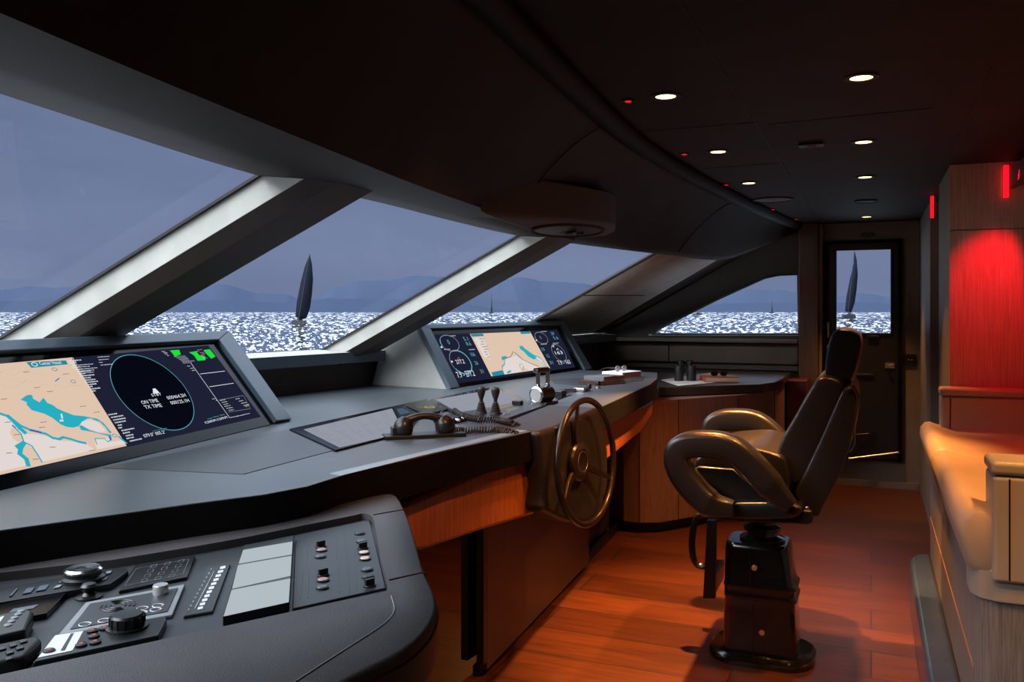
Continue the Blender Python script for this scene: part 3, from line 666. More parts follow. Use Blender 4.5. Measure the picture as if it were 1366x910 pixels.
adr = z1([(155, 360), (190, 335), (215, 322), (245, 325), (250, 352), (300, 380), (330, 345), (360, 385), (400, 400), (440, 430), (500, 455), (560, 478), (640, 485), (690, 495), (700, 500), (660, 505), (620, 530), (600, 560), (560, 572), (510, 568), (460, 548), (400, 500), (340, 468), (270, 448), (240, 440), (200, 395), (205, 380)])
cv.poly(adr, SEAc, 5)
cv.poly(z1([(600, 560), (620, 555), (680, 590), (750, 612), (840, 625), (850, 660), (820, 635), (700, 605), (615, 590)]), SEAc, 5)
cv.poly(z1([(690, 495), (740, 505), (790, 540), (830, 590), (850, 610), (830, 615), (800, 570), (760, 530), (700, 508)]), SEAc, 5)
cv.poly(z1([(625, 525), (680, 510), (740, 530), (790, 580), (800, 605), (740, 605), (650, 570), (610, 545)]), SHAL, 6)
cv.poly(z1([(460, 470), (470, 462), (480, 500), (465, 505)]), SHAL, 6); cv.poly(z1([(452, 512), (480, 510), (485, 524), (455, 527)]), SHAL, 6)
cv.line(z1([(-300, 430), (0, 465), (60, 485), (110, 520), (160, 560), (185, 570), (230, 590), (290, 603), (350, 620), (400, 650), (450, 660), (480, 645), (540, 660), (600, 680), (650, 690)]), .0075, SEAc, 6)
cv.line(z1([(60, 485), (100, 520), (150, 575), (190, 610)]), .012, SEAc, 5)
cv.line(z1([(230, 590), (290, 605), (310, 612)]), .005, BLUE, 7); cv.line(z1([(95, 555), (115, 570)]), .004, BLUE, 7); cv.line(z1([(830, 640), (840, 665)]), .005, BLUE, 7)
cv.line(z1([(115, 575), (160, 620), (180, 680), (240, 710), (275, 760), (320, 835)]), .004, SEAc, 6)
cv.line(z1([(130, 720), (180, 690), (160, 720), (150, 770), (200, 810), (215, 858)]), .012, SEAc, 5)
cv.line(z1([(840, 625), (845, 665), (820, 680), (790, 655), (720, 655), (735, 700)]), .003, SEAc, 6)
cv.line(z1([(900, 640), (960, 690)]), .006, SEAc, 6)
for (a, b_) in ((555, 222), (415, 130), (870, 632)): cv.circle(a / 5.69, b_ / 5.69 + 470, .009, .006, .002, TEAL, 7)
cv.line(z1([(420, 220), (450, 197)]), .003, TEAL, 7)
for i in range(16):
    x, y = random.uniform(-300, 600), random.uniform(130, 300); pts = []
    for k in range(6): pts.append((x, y)); x += random.uniform(10, 60); y += random.uniform(-25, 28)
    cv.line(z1([p for p in pts if p[0] < 560 + (p[1] - 100) * .9]), .0012, GREYL, 5)
for (a, b_) in ((200, 150), (280, 268), (380, 298), (630, 410), (330, 530), (320, 570), (60, 530), (130, 625), (30, 355), (500, 165), (270, 812), (700, 745), (735, 455), (400, 720), (70, 765)):
    cv.line(z1([(a - 22, b_ + 2), (a + 22, b_ - 2)]), .0016, DK, 7)
cv.poly(z1([(198, 75), (500, 62), (515, 92), (238, 118)]), TEAL, 6); cv.fit(*z1([(305, 97)])[0], *z1([(470, 88)])[0], 'Center Vessel', .016, WT, 8); cv.circle(*z1([(262, 92)])[0], .010, .007, .0025, WT, 8)
z2 = lambda pts: Z(pts, 5.254, 100, 450)
# radar circle (ellipse measured on the plane)
c_ = z2([(552, 383)])[0]
top_, bot_ = cv.P(*z2([(370, 122)])[0], 1), cv.P(*z2([(750, 645)])[0], 1); lft, rgt = cv.P(*z2([(216, 250)])[0], 1), cv.P(*z2([(887, 490)])[0], 1)
rv_ = abs((top_ - bot_).dot(cv.w)) / 2; ru_ = abs((rgt - lft).dot(cv.d)) / 2
cv.circle(*c_, ru_, rv_, .002, CY, 3, fill=RAD, n=72)
cv.poly(z2([(545, 360), (562, 358), (590, 385), (585, 392), (548, 393)]), WT, 5)
sx = .030
def ft(a, b_, st, sz, f=z2, m_=WT): cv.fit(*f([a])[0], *f([b_])[0], st, sz, m_)
ft((541, 416), (610, 405), 'STBY', .014)
ft((472, 470), (590, 452), 'ON TIME', .018); ft((495, 503), (615, 487), 'TX TIME', .018)
ft((652, 437), (782, 415), '000464.2H', .018); ft((677, 472), (806, 452), '000125.1H', .018)
ft((488, 704), (640, 672), '079.0° 005.2°', .016); ft((915, 607), (1072, 566), '0.208NM 0.209NM', .012)
for q in ([(665, 92), (730, 88), (742, 120), (700, 135), (683, 112)], [(800, 105), (850, 98), (870, 125), (910, 135), (915, 160), (860, 165), (835, 128)], [(900, 90), (945, 84), (985, 135), (955, 150), (925, 120)]): cv.poly(z2(q), GR, 4)
cv.noise(*z2([(610, 102)])[0], *z2([(650, 130)])[0], 1, 4, WT, wmax=.02); cv.noise(*z2([(700, 140)])[0], *z2([(760, 185)])[0], 2, 6, em('dim', (.3, .3, .34)), wmin=.03, wmax=.07, h=.004)
cv.noise(*z2([(850, 90)])[0], *z2([(905, 150)])[0], 2, 7, PINK, wmin=.01, wmax=.03)
cv.line(z2([(812, 180), (1085, 565)]), .002, WT, 4); cv.line(z2([(880, 257), (1050, 237)]), .0018, WT, 4); cv.line(z2([(943, 347), (1112, 322)]), .0018, WT, 4)
cv.line(z2([(1010, 440), (1180, 408), (1230, 500), (1075, 525)]), .0012, LN, 4)
cv.noise(*z2([(1015, 445)])[0], *z2([(1080, 515)])[0], 1, 6, WT, wmin=.02, wmax=.035); cv.noise(*z2([(1130, 435)])[0], *z2([(1180, 480)])[0], 1, 4, WT, wmin=.02, wmax=.035)
cv.text(*z2([(1195, 490)])[0], 'OFF', .014, YE, 5); cv.noise(*z2([(1095, 565)])[0], *z2([(1180, 545)])[0], 1, 3, WT, wmin=.03, wmax=.05)
cv.noise(*z2([(790, 205)])[0], *z2([(825, 235)])[0], 1, 3, WT, wmax=.02); cv.noise(*z2([(965, 435)])[0], *z2([(985, 445)])[0], 1, 2, WT, wmax=.02)
cv.noise(*z1([(520, 70)])[0], *z1([(700, 300)])[0], 1.5, 15, WT, wmin=.012, wmax=.05, h=.004); cv.noise(*z1([(830, 480)])[0], *z1([(985, 680)])[0], 1, 11, WT, wmin=.010, wmax=.05, h=.004)
cv.text(*z1([(555, 72)])[0], '2', .022, WT, 5); cv.noise(*z1([(735, 40)])[0], *z1([(745, 100)])[0], 4, 4, WT, wmax=.05); cv.noise(*z1([(590, 100)])[0], *z1([(640, 160)])[0], 2, 5, WT, wmin=.03, wmax=.06)
cv.noise(*z2([(545, 660)])[0], *z2([(590, 650)])[0], 1, 2, TEAL, wmin=.03, wmax=.05); cv.noise(*z2([(930, 575)])[0], *z2([(1010, 550)])[0], 1, 3, CY, wmin=.02, wmax=.04)
obj('screen', mb, t1, label='lit screen showing a coastal chart and a radar circle with STBY')
# ---- right display
d2 = V(math.sin(math.radians(6)), math.cos(math.radians(6)), 0); w2 = V(-.9945 * .195, .1045 * .195, .32).normalized(); base2 = V(-1.98, 3.93, ZT)
t2, n2, P2, mb = frame_display('chart_display', base2, d2, w2, 'wide right display with chart between two dark gauge columns',
    [(557, 434.5), (750, 429), (788, 493), (599, 520)], [(572, 440), (746, 434), (779, 494.5), (611, 518)], None, (.30, .10))
cv = Canvas(mb, base2 - n2 * .0015, n2, d2, w2)
z3 = lambda pts: Z(pts, 6.209, 570, 420)
cv.poly(z3([(55, 165), (1075, 125), (1228, 435), (240, 570)]), NAVY, 1)
cv.poly(z3([(352, 158), (850, 137), (1018, 442), (530, 510)]), LAND, 2)
cv.poly(z3([(385, 195), (465, 190), (530, 370), (470, 350)]), SHAL, 3)
cv.poly(z3([(640, 380), (700, 345), (740, 340), (760, 380), (790, 430), (780, 470), (640, 495), (625, 440)]), SHAL, 3)
cv.poly(z3([(735, 345), (790, 370), (860, 410), (930, 450), (850, 462), (800, 440)]), SHAL, 3)
cv.poly(z3([(900, 350), (945, 365), (985, 430), (940, 405), (905, 375)]), SHAL, 4)
cv.poly(z3([(762, 262), (785, 255), (810, 280), (850, 310), (895, 340), (905, 365), (880, 370), (835, 345), (800, 305), (770, 285)]), SEAc, 4)
cv.line(z3([(895, 340), (940, 360), (985, 425)]), .008, SEAc, 4); cv.line(z3([(905, 370), (950, 400), (975, 425)]), .008, SEAc, 4)
cv.poly(z3([(612, 350), (640, 340), (665, 350), (645, 370), (620, 378)]), SEAc, 4)
cv.line(z3([(640, 375), (640, 410), (620, 430), (625, 450)]), .008, SEAc, 4); cv.line(z3([(645, 360), (690, 350), (700, 330), (710, 305), (760, 340), (790, 370), (850, 400), (920, 425)]), .004, DK, 5)
cv.line(z3([(730, 315), (760, 345), (790, 372)]), .008, SEAc, 4); cv.line(z3([(770, 400), (765, 430), (790, 460), (800, 430), (780, 405)]), .003, DK, 5)
cv.line(z3([(665, 480), (690, 465)]), .012, SEAc, 4)
cv.poly(z3([(355, 160), (460, 156), (470, 176), (372, 182)]), TEAL, 5); cv.poly(z3([(768, 141), (848, 137), (858, 155), (778, 160)]), TEAL, 5); cv.poly(z3([(530, 478), (625, 458), (640, 495), (545, 510)]), TEAL, 5)
cv.noise(*z3([(390, 172)])[0], *z3([(392, 172)])[0], 0, 1, WT, wmin=.05, wmax=.06, h=.006); cv.noise(*z3([(560, 480)])[0], *z3([(570, 500)])[0], 1, 2, CY, wmin=.08, wmax=.1, h=.008)
cv.noise(*z3([(430, 205)])[0], *z3([(500, 355)])[0], 1, 8, DK, wmin=.03, wmax=.06, h=.006); cv.noise(*z3([(600, 170)])[0], *z3([(720, 290)])[0], 20, 9, GREYL, wmin=.01, wmax=.04, h=.004)
def gauge(x, y, ru, rv, txt, a0, a1, ts=.05, mat=CY):
    cv.circle(*z3([(x, y)])[0], ru, rv, .004, LN, 3); cv.circle(*z3([(x, y)])[0], ru, rv, .008, mat, 4, a0=a0, a1=a1)
    if len(txt) > 2: ft((x - 34, y + 16), (x + 36, y + 9), txt, .036, z3)
    else: cv.text(*z3([(x, y + 10)])[0], txt, ts * 1.2, CY, 5, 'CENTER')
gauge(185, 235, .088, .052, '0', 150, 200, .035); gauge(278, 392, .098, .076, '277.2', -150, 90, .045)
gauge(945, 192, .085, .046, '0', 160, 200, .03, LN); gauge(1090, 315, .09, .068, '163', 80, 140, .04, LN)
cv.line(z3([(250, 365), (262, 350), (270, 368)]), .004, RW, 6); cv.line(z3([(1070, 290), (1080, 278), (1088, 292)]), .004, WT, 6)
ft((255, 522), (400, 504), '7.9 - 277.2', .05, z3); ft((1090, 415), (1190, 405), '7.9 - 163', .045, z3)
for (x, y, s_) in ((305, 215, '5.1'), (328, 255, '8.6'), (362, 345, '106'), (400, 415, '26'), (445, 485, '31'), (1030, 170, '39'), (1050, 205, '5.6'), (950, 300, '10'), (990, 355, '12'), (1020, 410, '31')): ft((x, y), (x + 13 * len(s_), y - 3), s_, .034, z3, CY)
for (x, y) in ((185, 176), (205, 300), (345, 290), (940, 140), (940, 245), (1040, 237), (140, 288)): cv.line(z3([(x, y), (x + 48, y - 3)]), .006, em('dim', (.3, .3, .34)), 5)
for (x, y) in ((118, 268), (204, 388), (905, 212), (1045, 262)): cv.circle(*z3([(x, y)])[0], .008, .006, 0, WT, 6, fill=WT)
obj('screen', mb, t2, label='lit screen with a coast chart between dark gauges reading 277.2')

# ------------------------------------------------------------------ things on the console
def pad(name, pts, z, h, mat, label, cat, bevel=.002, group=None, side=None):
    P = px_poly(pts, z=z + h); c = sum(P, V(0, 0, 0)) / len(P); t = thing(name, V(c.x, c.y, z), label, cat, group)
    mb = MB(); mb.prism([p - V(0, 0, h) for p in P], (0, 0, h), mat, side or mat); obj('body', mb, t, bevel=bevel, seg=2)
    return t
TS = em('touch', (.52, .56, .66), .55); TSL = em('touchline', (.36, .39, .50), .55)
t = pad('touchscreen', [(386, 572), (569, 532), (574, 537), (545, 575), (448, 600)], ZT, .007, M['gloss'], 'glowing pale touchscreen lying flat on the worktop, left of the handset', 'touchscreen')
def flat(mb, pts, z, mat): mb.poly(px_poly(pts, z=z), mat)
mb = MB(); flat(mb, [(405, 573), (523, 545), (535, 570), (510, 584), (453, 597)], ZT + .0078, TS)
for i in range(11):
    f = i / 10; a = hit(409 + 42 * f, 574 + 20 * f, z=ZT + .0082); b_ = hit(520 + 8 * f, 547 + 22 * f, z=ZT + .0082)
    for j in range(6):
        s0, s1 = lerp(a, b_, j / 6 + .02), lerp(a, b_, j / 6 + .02 + random.uniform(.04, .13)); strip(mb, s0, s1, .0025, .0001, TSL)
obj('screen', mb, t)
t = pad('touchscreen', [(574, 533), (629, 521), (661, 515.5), (680, 521), (705, 536), (668, 546), (608, 554)], ZT, .007, M['gloss'], 'glowing pale touchscreen behind the two joysticks', 'touchscreen')
mb = MB(); flat(mb, [(581, 533), (656, 520), (668, 521), (698, 535), (612, 551)], ZT + .0078, TS)
for i in range(7):
    f = i / 6; a = hit(588 + 26 * f, 534 + 14 * f, z=ZT + .0082); b_ = hit(654 + 36 * f, 523 + 11 * f, z=ZT + .0082)
    for j in range(5):
        s0, s1 = lerp(a, b_, j / 5 + .03), lerp(a, b_, j / 5 + .03 + random.uniform(.04, .12)); strip(mb, s0, s1, .0025, .0001, TSL)
obj('screen', mb, t)
t = pad('compass_display', [(542, 542), (577, 533), (597, 545), (566, 553)], ZT, .010, M['gloss'], 'small dark display with a yellow compass ring behind the handset', 'display')
mb = MB(); c = hit(573, 543, z=ZT + .0112)
for r_, m_ in ((.05, em('olive', (.25, .2, .02))), (.022, YE)):
    for i in range(36):
        if i % 3 == 0 and r_ > .04: continue
        a, b_ = 2 * PI * i / 36, 2 * PI * (i + 1) / 36; mb.poly([c + V(math.cos(q) * rr_, math.sin(q) * rr_, 0) for q, rr_ in ((a, r_), (b_, r_), (b_, r_ - .006), (a, r_ - .006))], m_)
obj('screen', mb, t, label='yellow compass ring')
t = pad('small_display', [(524, 543), (539, 540.5), (556, 551), (531, 557)], ZT, .009, M['gloss'], 'small dim blue display beside the left touchscreen', 'display')
mb = MB(); flat(mb, [(529, 546), (537, 544.5), (547, 550.5), (534, 553.5)], ZT + .0098, em('dimblue', (.06, .10, .17))); obj('screen', mb, t)
# joystick plate
pl_ = pad('joystick_plate', [(604, 551), (650, 544), (667, 546), (697, 536), (722, 532), (728, 540), (693, 552), (674, 559), (620, 556)], ZT, .012, M['black'], 'black angled plate carrying two joysticks beside the throttle', 'control plate', .003)
mb = MB(); flat(mb, [(672, 547), (687, 543), (693, 545), (678, 550)], ZT + .0128, em('lcd', (.45, .46, .4), .5)); obj('display', mb, pl_)
for (a, b_) in ((669, 552), (673, 553), (678, 552)):
    c = hit(a, b_, z=ZT + .012); mb = MB(); mb.lathe(c, (0, 0, 1), [(.006, 0), (.006, .003), (.004, .004)], M['greyp'], 12); obj('button', mb, pl_)
p = hit(690, 540, z=ZT + .012); mb = MB(); mb.box(p + V(-.02, -.012, 0), p + V(.02, .02, .018), M['black']); obj('toggle', mb, pl_, bevel=.003)
first = None
for (a, b_), lab in (((642, 551), 'left one of two black ribbed joysticks on the angled plate'), ((661, 552), 'right one of two black ribbed joysticks, nearer the throttle')):
    c = hit(a, b_, z=ZT + .0125)
    if first is None:
        first = thing('joystick', c, lab, 'joystick', 'black ribbed joysticks')
        prof = [(.022, 0)]
        for k in range(5): r_ = .021 - .0022 * k; z_ = .004 + .008 * k; prof += [(r_, z_), (r_, z_ + .003), (r_ - .004, z_ + .005)]
        prof += [(.008, .046)]
        mb = MB(); mb.lathe(c, (0, 0, 1), prof, M['rubber']); obj('bellows', mb, first)
        mb = MB(); mb.lathe(c, (0, 0, 1), [(.006, .044), (.008, .055), (.013, .07), (.0165, .082), (.016, .092), (.010, .099), (0, .101)], M['rubber']); obj('grip', mb, first)
    else:
        c2 = copy_tree(first); c2.location = c; c2['label'] = lab
# throttle
c = hit(724, 539, z=ZT); t = thing('throttle_lever', c, 'chrome and black engine throttle with crossbar handle on the worktop', 'throttle')
ax = V(-.26, -.966, 0).normalized(); c0 = V(c.x, c.y, ZT + .042)
mb = MB(); mb.prism([c + V(-.04, -.05, 0), c + V(.04, -.06, 0), c + V(.05, .06, 0), c + V(-.03, .07, 0)], (0, 0, .012), M['black']); obj('base_plate', mb, t, bevel=.003)
mb = MB(); mb.lathe(c0 - ax * .05, ax, [(.030, 0), (.034, .004), (.034, .085), (.030, .09)], M['black'], 32); obj('drum', mb, t)
mb = MB(); mb.lathe(c0 + ax * .04, ax, [(.034, 0), (.036, .003), (.036, .010), (.030, .013), (.030, .009), (.0, .009)], M['chrome'], 32); dring = obj('dial_ring', mb, t)
mb = MB(); mb.lathe(c0 + ax * .0495, ax, [(.027, 0), (.027, .003), (0, .004)], plain('dial_white', (.3, .31, .32), .6, spec=.2), 32); obj('dial_face', mb, dring)
top = c0 + V(-.0, 0, .105)
for s_ in (-.036, .034):
    mb = MB(); q = c0 + ax * s_; mb.tube([q + V(0, 0, .02), q + V(0, 0, .05), q + V(0, 0, .10)], 1, M['chrome'], sec=[(-.009, -.004), (.009, -.004), (.009, .004), (-.009, .004)], upv=(1, .3, 0)); mb.tube([q + V(0, 0, .02), q + V(0, 0, .045)], [.014, .008], M['chrome'])
    obj('lever_arm', mb, t, bevel=.001)
mb = MB(); mb.tube([top - ax * .034, top + ax * .036], .012, M['black'], 14); gp_ = obj('grip', mb, t)
mb = MB(); mb.tube([top + ax * .036, top + ax * .046 + V(-.012, 0, .0)], [.0125, .010], M['chrome'], 14); obj('grip_cap', mb, gp_)
# small controls to the right of throttle
t = pad('control_plate', [(738, 528), (757, 523), (763, 526), (744, 533)], ZT, .004, M['gloss'], 'small black glass plate right of the throttle', 'control plate')
p = hit(745, 528, z=ZT); mb = MB(); mb.box(p + V(-.03, -.03, 0), p + V(.03, .03, .026), M['black']); tag(obj('control_box', mb, bevel=.005), 'small black box control standing right of the throttle', 'control')
p0 = hit(752, 524, z=ZT); p1 = hit(780, 522, z=ZT); t = thing('chrome_latch', p0, 'low chrome fitting lying on the worktop between black box and knobs', 'fitting')
mb = MB(); mb.tube([p0 + V(0, 0, .012), lerp(p0, p1, .6) + V(0, 0, .010)], .008, M['chrome']); mb.tube([p0 + V(-.03, 0, .01), lerp(p0, p1, .7) + V(-.03, 0, .01)], .006, M['chrome']); obj('bar', mb, t)
mb = MB(); q = lerp(p0, p1, .8); mb.box(q + V(-.03, -.03, 0), q + V(.03, .05, .02), M['chrome']); obj('block', mb, t, bevel=.006)
first = None
for (a, b_), lab in (((786, 522), 'small dark knob on a chrome collar, nearer the throttle'), ((798, 518), 'small dark knob on a chrome collar, nearer the books')):
    c = hit(a, b_, z=ZT)
    if first is None:
        first = thing('worktop_knob', c, lab, 'knob', 'small knobs on the worktop edge'); mb = MB(); mb.lathe(c, (0, 0, 1), [(.014, 0), (.014, .004), (.006, .008), (.006, .012)], M['chrome'], 16); obj('collar', mb, first)  # plain small knobs on collars, not joysticks
        mb = MB(); mb.lathe(c, (0, 0, 1), [(.008, .012), (.012, .015), (.012, .030), (.009, .036), (0, .037)], M['black'], 16); obj('cap', mb, first)
    else: c2 = copy_tree(first); c2.location = c; c2['label'] = lab
# books
def book(name, c, ang, L_, W_, H_, cover, label, group=None):
    t = thing(name, c, label, 'book', group); u = V(math.cos(ang), math.sin(ang), 0); v = V(-u.y, u.x, 0)
    def q(a, b_, z): return c + u * a + v * b_ + V(0, 0, z)
    def slab(a0, a1, b0, b1, z0, z1, mat): return MB().prism([q(a0, b0, z0), q(a1, b0, z0), q(a1, b1, z0), q(a0, b1, z0)], (0, 0, z1 - z0), mat)
    k = .003; mb = slab(-L_/2, L_/2, -W_/2, W_/2, 0, k, cover); mb2 = slab(-L_/2, L_/2, -W_/2, W_/2, H_ - k, H_, cover); o = len(mb.v)
    mb.v += mb2.v; mb.f += [[i + o for i in f] for f in mb2.f]; mb.mi += mb2.mi
    mb3 = slab(-L_/2, -L_/2 + k, -W_/2, W_/2, k, H_ - k, cover); o = len(mb.v); mb.v += mb3.v; mb.f += [[i + o for i in f] for f in mb3.f]; mb.mi += mb3.mi
    obj('cover', mb, t); obj('pages', slab(-L_/2 + k, L_/2 - .004, -W_/2 + .004, W_/2 - .004, k, H_ - k, M['pages']), t)
    return t
cb = hit(803, 512, z=ZT); book('book', cb, math.radians(65), .22, .15, .022, M['brownbook'], 'brown leather book at the bottom of the pile, its cover sticking out to the left')
book('book', V(cb.x + .0, cb.y + .05, ZT + .0222), math.radians(68), .19, .14, .020, M['greybook'], 'dark grey notebook with strap lying on the brown book')
c2 = hit(826, 507, z=ZT); c2 = V(c2.x, c2.y + .05, ZT)
cw = hit(828, 505, z=ZT) + V(-.02, .10, 0)
book('book', cw, math.radians(70), .2, .15, .036, M['paper'], 'thick white book lying behind the brown and grey pair')
mb = MB(); p = V(cb.x, cb.y + .05, ZT + .0428); mb.tube([p + V(-.07, -.02, 0), p + V(.08, -.02, 0)], .0025, M['black'], 6); tag(obj('pen', mb), 'thin black pen across the grey notebook', 'pen')
def glasses(c, ang, label, name='sunglasses', lens='gloss', fr='black'):
    t = thing(name, c, label, 'sunglasses'); u = V(math.cos(ang), math.sin(ang), 0); v = V(-u.y, u.x, 0)
    for s_ in (-1, 1):
        q = c + u * .033 * s_ + V(0, 0, .018); mb = MB()
        mb.prism([q + u * .026 * math.cos(a) + V(0, 0, .018 * math.sin(a)) for a in [2 * PI * i / 16 for i in range(16)]], v * .002, M[lens]); obj('lens', mb, t)
        mb = MB(); mb.tube([c + u * .06 * s_ + V(0, 0, .026), c + u * .062 * s_ + v * .07 + V(0, 0, .02), c + u * .055 * s_ + v * .12 + V(0, 0, .004)], .002, M[fr], 6); obj('temple', mb, t)
    mb = MB(); mb.tube([c + u * -.008 + V(0, 0, .02), c + V(0, 0, .024), c + u * .008 + V(0, 0, .02)], .002, M[fr], 6); obj('bridge', mb, t)
glasses(cw + V(.0, -.02, .0362), math.radians(70), 'sunglasses lying on the thick white book', lens='silver')

# telephone handset on cradle
c = hit(566, 583, z=ZT); t = thing('telephone_handset', c, 'black telephone handset lying on its cradle on the worktop with a coiled cord', 'telephone')
da = (hit(597, 580, z=ZT) - hit(533, 583, z=ZT)).normalized(); dl = (hit(597, 580, z=ZT) - hit(533, 583, z=ZT)).length; sd = V(-da.y, da.x, 0)
mb = MB(); path = []; rad = []
for i in range(17):
    f = i / 16; path.append(c + da * dl * (f - .5) * .92 + V(0, 0, .045 + .022 * math.sin(PI * f))); rad.append(.013 + .002 * math.cos(2 * PI * f))
mb.tube(path, rad, M['black'], 14)
for s_ in (-1, 1):
    q = c + da * dl * .40 * s_; mb.lathe(q + V(0, 0, .050), V(da.x * s_ * .25, da.y * s_ * .25, -1), [(.012, -.016), (.024, -.006), (.030, .006), (.032, .026), (.027, .036), (.0, .037)], M['black'], 20)
obj('handset', mb, t)
mb = MB(); q0 = c - da * .06; mb.prism([q0 - da * .07 - sd * .035, q0 + da * .19 - sd * .035, q0 + da * .19 + sd * .035, q0 - da * .07 + sd * .035], (0, 0, .012), M['black'])
for s_ in (-.045, .10): mb.prism([q0 + da * (s_) - sd * .02, q0 + da * (s_ + .035) - sd * .02, q0 + da * (s_ + .035) + sd * .02, q0 + da * s_ + sd * .02], (0, 0, .036), M['black'])
obj('cradle', mb, t, bevel=.003)
mb = MB(); a0 = c + da * dl * .47 + V(0, 0, .02)
w_ = [a0, hit(616, 574, z=ZT + .012), hit(640, 573, z=ZT + .012), hit(662, 573, z=ZT + .010), hit(674, 578, z=ZT - .002) + V(.035, 0, 0), hit(684, 584, z=ZT - .05) + V(.035, 0, 0), hit(692, 583, z=ZT - .07) + V(.02, 0, 0), hit(694, 577, z=ZT - .04) + V(.02, 0, 0), hit(686, 566, z=ZT + .01) + V(.0, 0, 0), hit(665, 561, z=ZT + .014), hit(640, 560, z=ZT + .014), hit(618, 555, z=ZT + .02), hit(606, 548, z=ZT + .03)]
def smooth(pts, n):
    out = []
    for i in range(len(pts) - 1):
        p0, p1, p2, p3 = pts[max(0, i-1)], pts[i], pts[i+1], pts[min(len(pts)-1, i+2)]
        for k in range(n):
            t_ = k / n; out.append(.5 * ((2*p1) + (p2-p0)*t_ + (2*p0 - 5*p1 + 4*p2 - p3)*t_*t_ + (3*p1 - p0 - 3*p2 + p3)*t_**3))
    out.append(pts[-1]); return out
sp = smooth(w_, 10); lens_ = [0]
for a, b_ in zip(sp, sp[1:]): lens_.append(lens_[-1] + (b_ - a).length)
helix = []; Ltot = lens_[-1]; steps = int(Ltot / .0095 * 10); j = 0
for i in range(steps):
    s_ = Ltot * i / steps
    while j < len(lens_) - 2 and lens_[j + 1] < s_: j += 1
    f = (s_ - lens_[j]) / max(1e-6, lens_[j + 1] - lens_[j]); p = lerp(sp[j], sp[j + 1], f); td = (sp[j + 1] - sp[j]).normalized()
    u = td.cross(UP).normalized(); v = u.cross(td); a = 2 * PI * i / 10; R_ = .0095
    helix.append(p + u * R_ * math.cos(a) + v * R_ * math.sin(a))
mb.tube(helix, .0030, M['rubber'], 5)
e = hit(590, 556, z=ZT + .008); mb.tube(smooth([w_[-1], hit(598, 545, z=ZT + .03), hit(589, 550, z=ZT + .02), e], 6), .004, M['rubber'], 8)
obj('coiled_cord', mb, t)
# dark plug sockets behind handset
p = hit(603, 563, z=ZT); t = thing('socket_block', p, 'small black socket block the coiled cord plugs into, with chrome plugs', 'socket block')
mb = MB(); mb.box(p + V(-.05, -.05, 0), p + V(.03, .07, .02), M['black']); obj('block', mb, t, bevel=.003)
for dy in (-.03, .02): mb = MB(); mb.lathe(p + V(.03, dy, .012), (1, 0, 0), [(.006, 0), (.006, .012), (.003, .02)], M['chrome'], 10); obj('plug', mb, t)

# ------------------------------------------------------------------ steering wheel
wc = hit(783, 616, x=-.93); wn = V(math.cos(math.radians(9)), -math.sin(math.radians(9)), .06).normalized(); wu = V(0, 0, 1).cross(wn).normalized(); wv = wn.cross(wu)
R_ = .2195 * wc.y / 2.86 if False else .218
t = thing('steering_wheel', wc, 'thin rimmed three-spoke wooden steering wheel in front of the helm', 'steering wheel')
mb = MB(); mb.tube([wc + (wu * math.cos(2 * PI * i / 72) + wv * math.sin(2 * PI * i / 72)) * R_ for i in range(72)], .0115, M['wheel'], 14, closed=True); obj('rim', mb, t)
for k, a in enumerate((100, 215, 335)):
    a = math.radians(a); e = wu * math.cos(a) + wv * math.sin(a); mb = MB()
    mb.tube([wc - wn * .03 + e * .05, wc - wn * .028 + e * .11, wc - wn * .005 + e * (R_ - .004)], [1.5, 1.1, .8], M['wheel'], sec=[(-.005, -.010), (.005, -.010), (.005, .010), (-.005, .010)], upv=tuple(wn)); obj('spoke', mb, t, bevel=.002)
mb = MB(); mb.lathe(wc - wn * .045, wn, [(.05, 0), (.068, .008), (.07, .018), (.065, .026), (.045, .029), (.041, .027), (0, .028)], M['wheel'], 48); hb = obj('hub', mb, t)
mb = MB(); mb.tube([wc - wn * .0155 + (wu * math.cos(2 * PI * i / 40) + wv * math.sin(2 * PI * i / 40)) * .036 for i in range(40)], .0012, M['steel'], 6, closed=True); obj('emblem_ring', mb, hb)
mb = MB(); mb.lathe(wc - wn * .13, wn, [(.03, 0), (.025, .09)], M['black'], 24); obj('shaft', mb, t)

# ------------------------------------------------------------------ wing console (bottom left)
ZW = .93
outer = px_poly([(-80, 760), (150, 727), (300, 703), (400, 683), (470, 667), (510, 658), (529, 660), (545, 690), (556, 725), (567, 762), (580, 790), (583, 812), (572, 838), (540, 868), (465, 907), (380, 960), (250, 1040), (0, 1160), (-80, 1190)], z=ZW)
inner = px_poly([(-80, 783), (150, 747), (300, 722), (400, 702), (470, 688), (485, 685), (497, 690), (502, 712), (508, 745), (514, 768), (517, 778), (517, 788), (514, 789), (480, 796), (380, 818), (250, 846), (120, 874), (0, 900), (-80, 917)], z=ZW)
def smooth_loop(pts, n):
    m_ = len(pts); q = smooth([pts[-1]] + pts + [pts[0], pts[1]], n); return q[n:n * (m_ + 1)]
outer, inner = smooth_loop(outer, 3), smooth_loop(inner, 3)
t = thing('wing_console', V(-1.0, 1.2, 0), 'leather wrapped side console in the left foreground holding a recessed control panel', 'console')
mb = MB(); dz = V(0, 0, -.012); dw = V(0, 0, -.07)
mb.loft([[p + dw for p in outer], [p - V(0, 0, .012) for p in outer]], M['wrap'])
cc = sum(outer, V(0, 0, 0)) / len(outer)
mb.loft([[p - V(0, 0, .012) for p in outer], [lerp(p, cc, .012) - V(0, 0, .003) for p in outer], [lerp(p, cc, .03) for p in outer], [lerp(p, lerp(outer[i], inner[i], .75), 1) for i, p in enumerate(outer)], inner, [p + dz - V(0, 0, .004) for p in inner]], M['wrap'])
o = obj('leather_top', mb, t, sharp=50)
